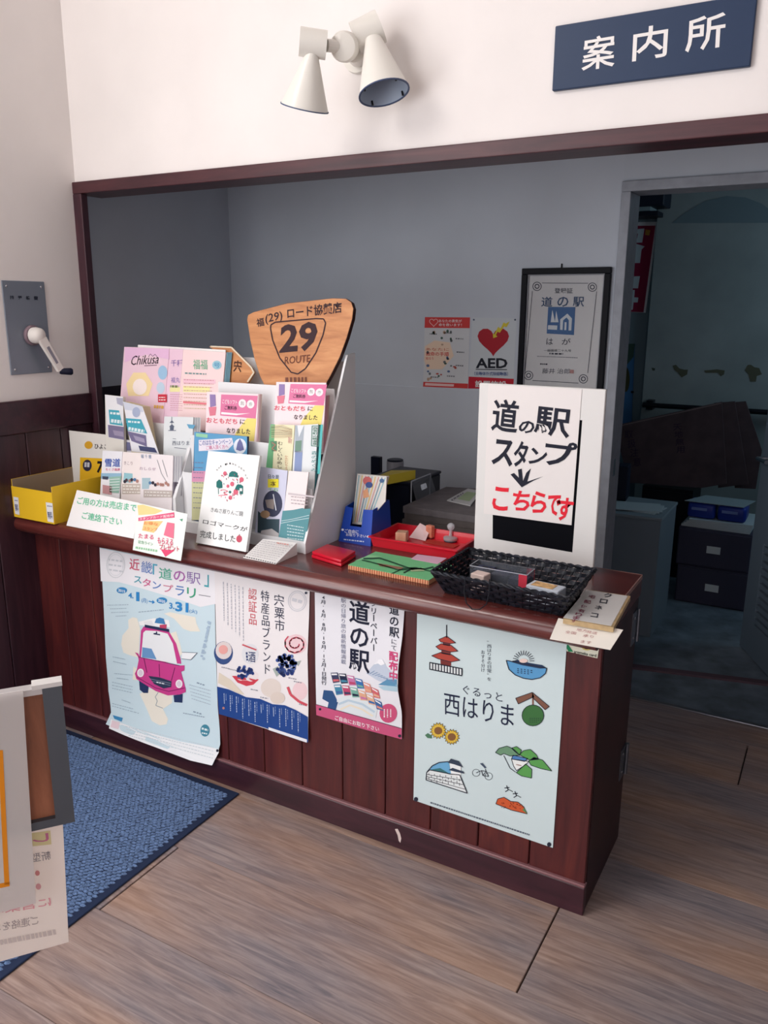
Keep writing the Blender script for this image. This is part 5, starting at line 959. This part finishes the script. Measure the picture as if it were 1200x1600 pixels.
obj('can', lathe((c.x, c.y+.03, DZ), [(.036, 0), (.036, PY(612, 722, 2.93).z-DZ)], 28), mat((176, 176, 184), .5), q, smooth=True); obj('lid', lathe((c.x, c.y+.03, PY(612, 722, 2.93).z+.0005), [(.034, 0), (.034, .006), (.028, .008)], 28), mat((30, 34, 50), .4), q)
q = tag(obj('ink_box', bbox(PY(579, 735, 2.92).x, PY(593, 735, 2.92).x, 2.92, 2.945, DZ, PY(586, 714, 2.92).z, .002, 1), mat((26, 30, 48), .4)), 'narrow dark box standing behind the black file box', 'box')
q = thing('display_easel', (-1.5, 2.6, DZ), 'clear plastic easel standing beside the black file box', 'easel')
ye = 2.58; E0, E1 = PY(649, 785, ye), PY(664, 770, ye+.12); a0, a1, a2 = px_(612, 266, lambda u, v: PY(u, v, ye+.02)), px_(738, 216, lambda u, v: PY(u, v, ye+.20)), px_(772, 330, lambda u, v: PY(u, v, ye+.20)); a3 = px_(642, 396, lambda u, v: PY(u, v, ye+.02))
CL2 = mat((206, 210, 218), .1, trans=.9, ior=1.15); obj('pane', prism([a0, a1, a2, a3], (.002, 0, 0)), CL2, q)
for nm, p0_, p1_ in (('rail', a0, a1), ('rail', a1, Vector((a1.x, a1.y, DZ))), ('rail', a0, Vector((a0.x, a0.y, DZ)))): obj(nm, tube([p0_, p1_], .0025, 8), mat((190, 194, 204), .3), q)
# ---- papers on the back wall
s = ysheet(YB-.0008, F_, thick=.0006); s.paper([(80, 318), (315, 320), (303, 690), (70, 680)], (206, 208, 212)); RP = (206, 62, 62)
s.poly([(80, 318), (315, 320), (313, 376), (78, 374)], RP, 1, 'red_heading'); s.text('あなたの勇気が', (152, 346), (272, 347), (152, 330), (236, 226, 226), .006, 2); s.text('命を救います！', (152, 366), (272, 367), (152, 350), (236, 226, 226), .006, 2)
hrt = lambda cx, cy, r: [(cx+r*(16*math.sin(t*.2618)**3)/16, cy-r*(13*math.cos(t*.2618)-5*math.cos(2*t*.2618)-2*math.cos(3*t*.2618)-math.cos(4*t*.2618))/16) for t in range(24)]
s.line(hrt(126, 345, 22)+[hrt(126, 345, 22)[0]], 3, (236, 200, 196), 2); s.poly([(80, 470), (130, 440), (210, 450), (230, 520), (170, 590), (90, 590), (76, 540)], (232, 206, 184), 1); s.text('あなたに', (85, 492), (205, 494), (85, 478), (196, 96, 70), .006); s.text('救命の手順', (85, 520), (205, 522), (85, 498), (206, 60, 60), .01); s.text('知ろう', (85, 540), (125, 541), (85, 526), (206, 60, 60), .006)
for i in range(26): s.ell((90+rb.uniform(0, 205), rb.choice([rb.uniform(385, 440), rb.uniform(560, 645), rb.uniform(440, 560)])), rb.uniform(4, 9), rb.uniform(4, 10), rb.choice([(70, 96, 86), (90, 110, 150), (176, 80, 70), (110, 116, 120), (180, 150, 130)]), 2, n=8)
for x, y in ((105, 405), (180, 400), (240, 570), (195, 625), (110, 630), (240, 430), (245, 500)): s.dashes((x, y), (x+40, y+2), 6, (110, 112, 120), n=5)
s.poly([(72, 655), (304, 665), (303, 690), (70, 680)], RP, 1, 'red_foot'); s.poly([(82, 661), (232, 668), (230, 680), (80, 674)], (226, 190, 190), 2)
s.build('wall_poster', 'red headed first aid poster on the back wall next to the heart poster', 'poster')
s = ysheet(YB-.0008, F_, thick=.0006); s.paper([(328, 320), (558, 325), (540, 692), (305, 690)], (200, 206, 212))
s.poly(hrt(436, 438, 82), (170, 30, 46), 1, 'heart'); s.poly([(522, 340), (505, 372), (494, 366), (470, 400), (458, 394), (450, 412), (458, 420), (436, 428), (434, 404), (442, 408), (462, 368), (474, 378), (490, 346), (502, 352)], (214, 196, 60), 2, 'bolt'); s.text('AED', (345, 584), (510, 585), (345, 532), (28, 32, 44), .03); s.line([(345, 590), (508, 592)], 4, (28, 32, 44)); s.text('〔自動体外式除細動器〕', (338, 622), (512, 624), (338, 602), (40, 70, 130), .008)
s.poly([(308, 628), (543, 640), (540, 692), (305, 690)], (190, 30, 50), 1, 'red_foot'); s.text('設置施設', (342, 684), (506, 688), (342, 648), (230, 226, 226), .02)
for p in ((335, 332), (550, 332)): s.ell(p, 5, 5, PIN, 2, 'pin')
s.build('wall_poster', 'AED poster with red heart and yellow bolt on the back wall', 'poster')
q = thing('certificate_frame', (-1.03, YB, 1.20), 'black framed certificate with blue emblem hanging on the back wall', 'frame')
s = ysheet(YB-.004, F_); o = [s.xy(p) for p in ((592, 58), (1055, 65))]; xl, xr_, zt_ = o[0][0], o[1][0], (o[0][1]+o[1][1])/2; zb_ = zt_-.50; fw = .024
FRB = mat((13, 14, 22), .5, spec=.15)
for b in ((xl, xr_, zt_-fw, zt_), (xl, xr_, zb_, zb_+fw), (xl, xl+fw, zb_+fw, zt_-fw), (xr_-fw, xr_, zb_+fw, zt_-fw)): obj('moulding', bbox(b[0], b[1], YB-.020, YB, b[2], b[3], .002, 1), FRB, q)
obj('backing', box(xl+fw, xr_-fw, YB-.006, YB-.001, zb_+fw, zt_-fw), (206, 204, 204), q); obj('inner_lip', join(*[box(*b) for b in ((xl+fw, xr_-fw, YB-.012, YB-.006, zt_-fw-.005, zt_-fw), (xl+fw, xl+fw+.005, YB-.012, YB-.006, zb_+fw, zt_-fw-.005), (xr_-fw-.005, xr_-fw, YB-.012, YB-.006, zb_+fw, zt_-fw-.005))]), mat((150, 150, 156), .5), q)
obj('hook', tube([(.5*(xl+xr_)-.02, YB-.004, zt_), (.5*(xl+xr_)-.02, YB-.004, zt_+.016)], .003, 8), BLACKP, q)
s = ysheet(YB-.0063, F_); IK = (66, 68, 80); CB = (70, 104, 150)
s.line([(690, 140), (930, 142)], 3, IK); s.line([(975, 185), (928, 610)], 3, IK); s.line([(640, 182), (602, 600)], 3, IK); s.line([(640, 648), (880, 662)], 3, IK)
for c in ((664, 158), (952, 162), (620, 622), (905, 640)): s.ell(c, 24, 24, IK, 1, ring=4); s.ell(c, 13, 13, IK, 1, ring=5)
s.text('登録証', (755, 194), (850, 195), (755, 166), IK, .012); [s.text(ch, (x, 264), (x+58, 265), (x+3, 212), (64, 84, 112), .016) for ch, x in (('道', 685), ('の', 768), ('駅', 850))]
s.poly([(722, 265), (864, 266), (856, 412), (714, 404)], CB, 1, 'emblem'); WH = (206, 212, 216); s.poly([(785, 330), (822, 300), (846, 325), (842, 388), (828, 388), (830, 335), (818, 320), (800, 335), (797, 385), (784, 384)], WH, 2, 'emblem'); s.poly([(808, 345), (818, 345), (816, 386), (806, 386)], WH, 2, 'emblem'); s.poly([(735, 345), (744, 280), (758, 345)], WH, 2, 'emblem'); s.poly([(757, 345), (764, 285), (776, 345)], WH, 2, 'emblem'); s.poly([(722, 360), (770, 362), (768, 385), (720, 382)], WH, 2, 'emblem')
s.text('は', (712, 462), (746, 463), (714, 428), IK, .006); s.text('が', (792, 462), (838, 463), (794, 428), IK, .006); s.text('一般国道二十九号', (700, 498), (842, 500), (700, 485), IK, .006); s.dashes((728, 508), (800, 510), 8, IK, n=6); s.dashes((665, 522), (875, 530), 4, (120, 120, 130), n=30); s.text('藤井 治郎', (690, 612), (835, 614), (692, 585), (90, 92, 104), .004); s.dashes((680, 562), (720, 564), 7, IK, n=5); s.poly([(835, 592), (856, 593), (855, 612), (834, 611)], (176, 130, 126), 1)
s.print_on(q)
obj('glass', box(xl+fw, xr_-fw, YB-.0145, YB-.013, zb_+fw, zt_-fw), mat((235, 240, 245), .03, trans=1.0, ior=1.05, alpha=.25), q)
# ================================================================ BACK ROOM
G_, G2 = (940, 260, 4), (940, 600, 3.0769)
q = thing('louvred_door', (-.12, 3.72, 0), 'blue grey door leaf with louvre slats standing open in the back room', 'door')
hA, hB = Vector((.045, 3.39, 0)), Vector((-.283, 4.06, 0)); dd = (hB-hA).normalized(); nn = Vector((-dd.y, dd.x, 0)); Ld = (hB-hA).length; DM = mat((104, 118, 132), .5)
def leaf(s0, s1, z0, z1, t0=-.018, t1=.018): return hexa([hA+dd*s0+nn*t0+Vector((0, 0, z0)), hA+dd*s1+nn*t0+Vector((0, 0, z0)), hA+dd*s1+nn*t1+Vector((0, 0, z0)), hA+dd*s0+nn*t1+Vector((0, 0, z0)), hA+dd*s0+nn*t0+Vector((0, 0, z1)), hA+dd*s1+nn*t0+Vector((0, 0, z1)), hA+dd*s1+nn*t1+Vector((0, 0, z1)), hA+dd*s0+nn*t1+Vector((0, 0, z1))])
for nm, a in (('stile', (0, .16, .012, 2.0)), ('stile', (Ld-.13, Ld, .012, 2.0)), ('bottom_rail', (.16, Ld-.13, .012, .17)), ('upper_panel', (.16, Ld-.13, .56, 2.0))): obj(nm, leaf(*a), DM, q)
for k in range(11): obj('louvre_slat', leaf(.16, Ld-.13, .178+k*.035, .200+k*.035, -.009, .016), DM, q)
obj('louvre_backing', leaf(.16, Ld-.13, .17, .56, -.014, -.010), mat((22, 28, 38)), q)
hp = hA+dd*(Ld-.055)+Vector((0, 0, .94)); obj('handle', tube([hp-nn*.018, hp-nn*.06, hp-nn*.06-dd*.10], .009, 10), CHROME, q, smooth=True); obj('handle', tube([hp+nn*.018, hp+nn*.06, hp+nn*.06-dd*.10], .009, 10), CHROME, q, smooth=True)
# stored panel leaning at the far wall
s = ysheet(5.40, G_, thick=.03); x0_, x1_ = s.xy((330, 900))[0]-.03, .55
q = thing('stained_board', (-.3, 5.42, 0), 'tall grey board with arched stain and peeled paint along the far wall', 'panel')
obj('board', box(x0_, x1_, 5.402, 5.445, 0, 2.55), mat((150, 158, 160), .8, noise=.08, scale=3), q)
for P, c in (([(440, 355), (500, 305), (560, 265), (650, 215), (780, 186), (900, 194), (1000, 232), (1040, 262), (1120, 330), (1120, 352)], (118, 134, 142)), ([(445, 1245), (465, 1240), (485, 1262), (515, 1270), (540, 1270), (535, 1300), (500, 1320), (480, 1290), (455, 1270)], (92, 92, 76)), ([(640, 1275), (680, 1272), (720, 1268), (770, 1275), (765, 1300), (745, 1312), (730, 1290), (650, 1290)], (92, 92, 76)), ([(895, 1275), (915, 1240), (935, 1240), (955, 1255), (985, 1260), (1002, 1300), (970, 1310), (965, 1345), (930, 1345), (920, 1300)], (92, 92, 76)), ([(312, 1258), (335, 1262), (332, 1276), (318, 1276)], (80, 82, 74))): s.poly(P, c, 1, 'worn_patch')
s.print_on(q)
zr = PY(1050, 636, 5.3).z; q = thing('wall_rail', (-.4, 5.33, zr), 'black horizontal rail along the far board in the back room', 'rail'); obj('rail', tube([(-1.12, 5.33, zr), (.6, 5.33, zr)], .016, 10), mat((18, 20, 28), .4), q)
for x in (-1.08, -.3, .4): obj('bracket', box(x-.02, x+.02, 5.33, 5.402, zr-.03, zr+.03), mat((24, 26, 34), .4), q)
s = ysheet(5.447, G_, thick=.002); s.paper([(120, 352), (352, 345), (275, 915), (60, 903)], (226, 224, 228)); CRM = (150, 24, 66)
s.poly([(120, 372), (336, 370), (262, 912), (60, 903)], CRM, 1, 'crimson_ground'); LW = (206, 216, 222)
s.poly([(150, 398), (268, 388), (254, 476), (150, 480), (155, 455), (222, 450), (228, 420), (150, 425)], LW, 2, 'lettering'); s.poly([(150, 505), (205, 480), (270, 500), (250, 520), (240, 604), (200, 604), (205, 520), (192, 520), (180, 590), (140, 590)], LW, 2, 'lettering'); s.poly([(120, 690), (240, 686), (228, 762), (110, 762), (112, 742), (195, 738), (200, 714), (120, 716)], LW, 2, 'lettering'); s.poly([(150, 776), (208, 772), (204, 818), (230, 820), (226, 850), (200, 850), (195, 896), (150, 896), (155, 850), (100, 850), (105, 820), (155, 818)], LW, 2, 'lettering'); s.poly([(275, 395), (305, 398), (298, 432), (272, 428)], (206, 150, 60), 2)
s.build('hanging_poster', 'crimson poster with bold white characters seen through the doorway', 'poster')
s = ysheet(5.2, G_); a, b = s.xy((120, 160)), s.xy((388, 242)); q = thing('wall_unit', ((a[0]+b[0])/2, 5.3, b[1]), 'dark wall unit with pale strip above the crimson poster', 'wall unit')
obj('housing', bbox(a[0], b[0], 5.2, 5.447, b[1], a[1], .006, 1), mat((34, 40, 56), .5), q); c_ = s.xy((300, 250)); e_ = s.xy((340, 300)); obj('pale_strip', box(a[0], c_[0], 5.22, 5.447, s.xy((250, 275))[1], b[1]-.001), (150, 166, 172), q); obj('lower_bar', box(a[0], e_[0], 5.24, 5.447, e_[1], s.xy((250, 275))[1]-.001), mat((24, 30, 44), .5), q)
s = ysheet(5.445, G_, thick=.01); s.paper([(60, 1110), (208, 1108), (185, 1640), (20, 1640)], (66, 116, 166)); s.poly([(60, 1110), (208, 1108), (200, 1190), (150, 1250), (60, 1190)], (60, 84, 74), 1); s.ell((150, 1330), 26, 80, (70, 70, 44), 1); s.ell((192, 1410), 10, 8, (20, 24, 34), 2)
s.build('hanging_poster', 'blue and olive poster low on the far wall beside the door frame', 'poster')
# cabinets, cartons and file boxes
s = ysheet(4.98, G2); xa, xb, zc = s.xy((195, 500))[0], s.xy((440, 510))[0], s.xy((300, 500))[1]
q = thing('black_cabinet', ((xa+xb)/2, 5.15, 0), 'black steel cabinet under the flattened cartons in the back room', 'cabinet'); BKC = mat((16, 17, 24), .45)
obj('body', box(xa, xb, 4.99, 5.30, 0, zc), BKC, q); dr = obj('door', bbox(xa+.005, xb-.005, 4.98, 4.99, .03, zc-.02, .002, 1), BKC, q); obj('handle', box(xa+.10, xa+.18, 4.972, 4.98, zc-.12, zc-.10), mat((60, 60, 70), .3, .8), dr)
CBM = mat((82, 66, 70), .8, noise=.12, scale=10)
for y_, P, l in ((5.02, [(62, 200), (578, 86), (600, 480), (480, 500), (125, 505)], 'wide flattened carton with faded characters in the back room'), (5.055, [(540, 92), (640, 84), (705, 480), (560, 500)], 'flattened carton directly behind the one with characters'), (5.09, [(610, 90), (692, 84), (770, 320), (740, 505), (640, 500)], 'flattened carton at the back of the leaning cartons')):
    s = ysheet(y_, G2, thick=.02); s.paper_ab([(a, max(b, zc+.001)) for a, b in [s.xy(p) for p in P]], CBM)
    if y_ < 5.03:
        s.line([(70, 205), (575, 92)], 6, (120, 104, 104), 1); s.vtext('取扱注意', 112, 222, 150, 400, (56, 40, 58), .01, -.1, 40); s.vtext('天地無用', 345, 190, 385, 336, (50, 36, 54), .01, -.1, 16)
    s.build('flattened_carton', l, 'carton', 'flattened cartons leaning in the back room')
q = thing('grey_cabinet', (-.85, 4.12, 0), 'low grey cabinet with papers on it behind the door frame', 'cabinet'); obj('body', box(-1.05, -.70, 3.95, 4.35, 0, .60), mat((116, 128, 140), .5), q); obj('top', bbox(-1.055, -.695, 3.945, 4.355, .60, .615, .002, 1), mat((128, 140, 150), .5), q)
for k in range(3): tag(obj('paper_sheet', about(box(-.95, -.73, 4.02, 4.20, .6155+.003*k, .618+.003*k), (-.84, 4.1, 0), .2*k-.15), (176, 186, 192)), ORD[k]+' loose paper sheet from below lying on the low grey cabinet', 'paper', 'papers on the grey cabinet')
tag(obj('binder', about(bbox(-.99, -.93, 4.22, 4.33, .616, .80, .004, 1), (-.96, 4.2, 0), .1), mat((22, 28, 46), .5)), 'dark binder standing on the low grey cabinet', 'binder')
FBX = mat((62, 62, 82), .6)
for k in (0, 1):
    z0, z1 = .002+k*.2155, .2165+k*.2155; q = thing('storage_box', (-.51, 4.73, z0), ('lower' if k == 0 else 'upper')+' violet grey storage drawer with white label in the back room', 'storage box', 'stacked storage drawers')
    dx = .0 if k == 0 else -.012; obj('body', bbox(-.70+dx, -.325+dx, 4.575, 4.90, z0, z1-.001, .003, 1), FBX, q); fr = obj('front', bbox(-.695+dx, -.33+dx, 4.568, 4.575, z0+.008, z1-.012, .002, 1), FBX, q); obj('label_plate', box(-.545+dx, -.475+dx, 4.565, 4.568, z0+.085, z0+.125), (206, 216, 220), fr)
zs = .4335
for k in range(4): tag(obj('paper_bundle', about(box(-.70+.01*k, -.35, 4.58, 4.86, zs+k*.012, zs+.0115+k*.012), (-.52, 4.7, 0), .03*(k-1)), (186, 198, 204)), ORD[k]+' white paper bundle from below lying on the upper storage drawer', 'paper', 'paper bundles on the drawers')
zs += .0485
for k, x in enumerate((-.61, -.455)):
    q = thing('blue_pack', (x, 4.68, zs), 'blue wrapped pack '+('facing the doorway on the paper bundles' if k == 0 else 'tucked beside another blue pack near the door leaf'), 'pack', 'blue packs on the drawers')
    obj('wrapper', bbox(x-.072, x+.072, 4.60, 4.76, zs, zs+.085, .018, 3), mat((36, 58, 150), .3), q, smooth=True); obj('print_band', box(x-.05, x+.03, 4.5985, 4.6, zs+.045, zs+.06), (120, 140, 200), q)
tag(obj('paper_sheet', hexa([(-.70, 4.60, zs+.088), (-.40, 4.60, zs+.086), (-.36, 4.80, zs+.086), (-.62, 4.80, zs+.088), (-.70, 4.60, zs+.091), (-.40, 4.60, zs+.089), (-.36, 4.80, zs+.089), (-.62, 4.80, zs+.091)]), (150, 164, 172)), 'framed printed sheet lying on top of the blue packs', 'paper')
def thin_paper(c):
    m = bpy.data.materials.new('thin_paper'); m.use_nodes = True; nt = m.node_tree; nt.nodes.clear()
    o = nt.nodes.new('ShaderNodeOutputMaterial'); a = nt.nodes.new('ShaderNodeBsdfDiffuse'); b = nt.nodes.new('ShaderNodeBsdfTranslucent'); x = nt.nodes.new('ShaderNodeMixShader'); x.inputs[0].default_value = .5
    a.inputs[0].default_value = lin(c); b.inputs[0].default_value = lin(c); nt.links.new(a.outputs[0], x.inputs[1]); nt.links.new(b.outputs[0], x.inputs[2]); nt.links.new(x.outputs[0], o.inputs[0]); return m
THIN, THIN2 = thin_paper((236, 232, 230)), thin_paper((248, 240, 234))
# ================================================================ NOTICE STAND IN THE FOREGROUND
U_ = (0, 1040, 3.3333); rr = ray(103, 1062); p0 = CAMP+rr*(1.25/math.hypot(rr.x, rr.y)); Dv = Vector((.6, .8, 0))
def fs(d, **k): return Sheet(p0+Vector((.8, -.6, 0))*d, Dv, (0, 0, 1), U_, **k)
s = fs(0); ar_, zb = s.xy((360, 500))[0], s.xy((375, 802))[1]; al_ = ar_-.36; zt = s.xy((345, 85))[1]; fw = .028
W3 = lambda a, b, e: s.w((a, b), e)
def slab(a0, a1, b0, b1, e0, e1): return hexa([W3(a0, b0, e0), W3(a1, b0, e0), W3(a1, b0, e1), W3(a0, b0, e1), W3(a0, b1, e0), W3(a1, b1, e0), W3(a1, b1, e1), W3(a0, b1, e1)])
mid = W3((al_+ar_)/2, 0, -.0265); q = thing('notice_stand', (mid.x, mid.y, 0), 'metal framed wooden notice stand at the picture edge', 'stand'); MF = mat((92, 98, 106), .4, .6)
obj('backing_board', slab(al_+fw, ar_-fw, zb+.014, zt-.010, -.008, -.002), 'brown_wood', q)
for nm, a in (('frame_stile', (al_, al_+fw, zb, zt, -.012, .008)), ('frame_stile', (ar_-fw, ar_, zb, zt, -.012, .008)), ('frame_rail', (al_+fw, ar_-fw, zb, zb+.014, -.012, .008))): obj(nm, slab(*a), MF, q)
obj('frame_rail', slab(al_+fw, ar_-fw, zt-.010, zt, -.012, .008), mat((196, 192, 192), .4, .4), q); obj('corner_cap', slab(ar_-fw*1.5, ar_+.001, zt-.001, zt+.006, -.013, .009), mat((216, 212, 210), .4), q)
obj('pole', tube([(mid.x, mid.y, .03), (mid.x, mid.y, p0.z+zt-.03)], .012, 14), MF, q, smooth=True); obj('foot', lathe((mid.x, mid.y, .0005), [(.15, 0), (.15, .008), (.13, .018), (.02, .03)], 36), MF, q, smooth=True)
s1 = fs(.012, thick=.0012); t_r = [s1.xy(p) for p in ((120, 128), (187, 1238))]; L0 = t_r[0][0]-.30
s1.paper_ab([(L0, t_r[0][1]), t_r[0], t_r[1], (L0, t_r[1][1])], THIN); oc = (226, 140, 28)
s1.line([(2, 440), (36, 1140)], 26, oc, 1, 'orange_border'); s1.poly([(50, 1125), (50, 1148), (-160, 1190), (-160, 1164)], oc, 1, 'orange_border')
s1.build('notice_sheet', 'grey white notice with orange border hanging on the metal framed stand', 'notice')
s2 = fs(-.0125, thick=.0008); r_ = [s2.xy(p) for p in ((326, 790), (358, 1440))]; L0 = r_[0][0]-.32
s2.paper_ab([(L0, r_[0][1]), r_[0], r_[1], (L0, r_[1][1]-.002)], THIN2)
s2.poly([(160, 872), (262, 858), (268, 930), (170, 940)], (232, 222, 170), 1, 'yellow_block'); s2.text('し', (255, 912), (170, 922), (252, 870), (206, 120, 160), .02); s2.text('新型', (265, 1008), (165, 1024), (262, 962), (150, 146, 152), .004); s2.text('に営業時', (266, 1250), (-60, 1300), (264, 1202), (228, 160, 170), .01); s2.text('ご連絡をお', (200, 1345), (-40, 1390), (198, 1300), (170, 158, 158), .004); s2.dashes((290, 1385), (0, 1440), 26, (206, 194, 190), n=16)
s2.ell((195, 1080), 12, 14, (226, 150, 150)); s2.ell((200, 1150), 14, 16, (226, 170, 176)); s2.build('notice_sheet', 'thin cream notice with writing showing through below the stand frame', 'notice')
bpy.data.objects.remove(_fo); bpy.data.curves.remove(_fc)
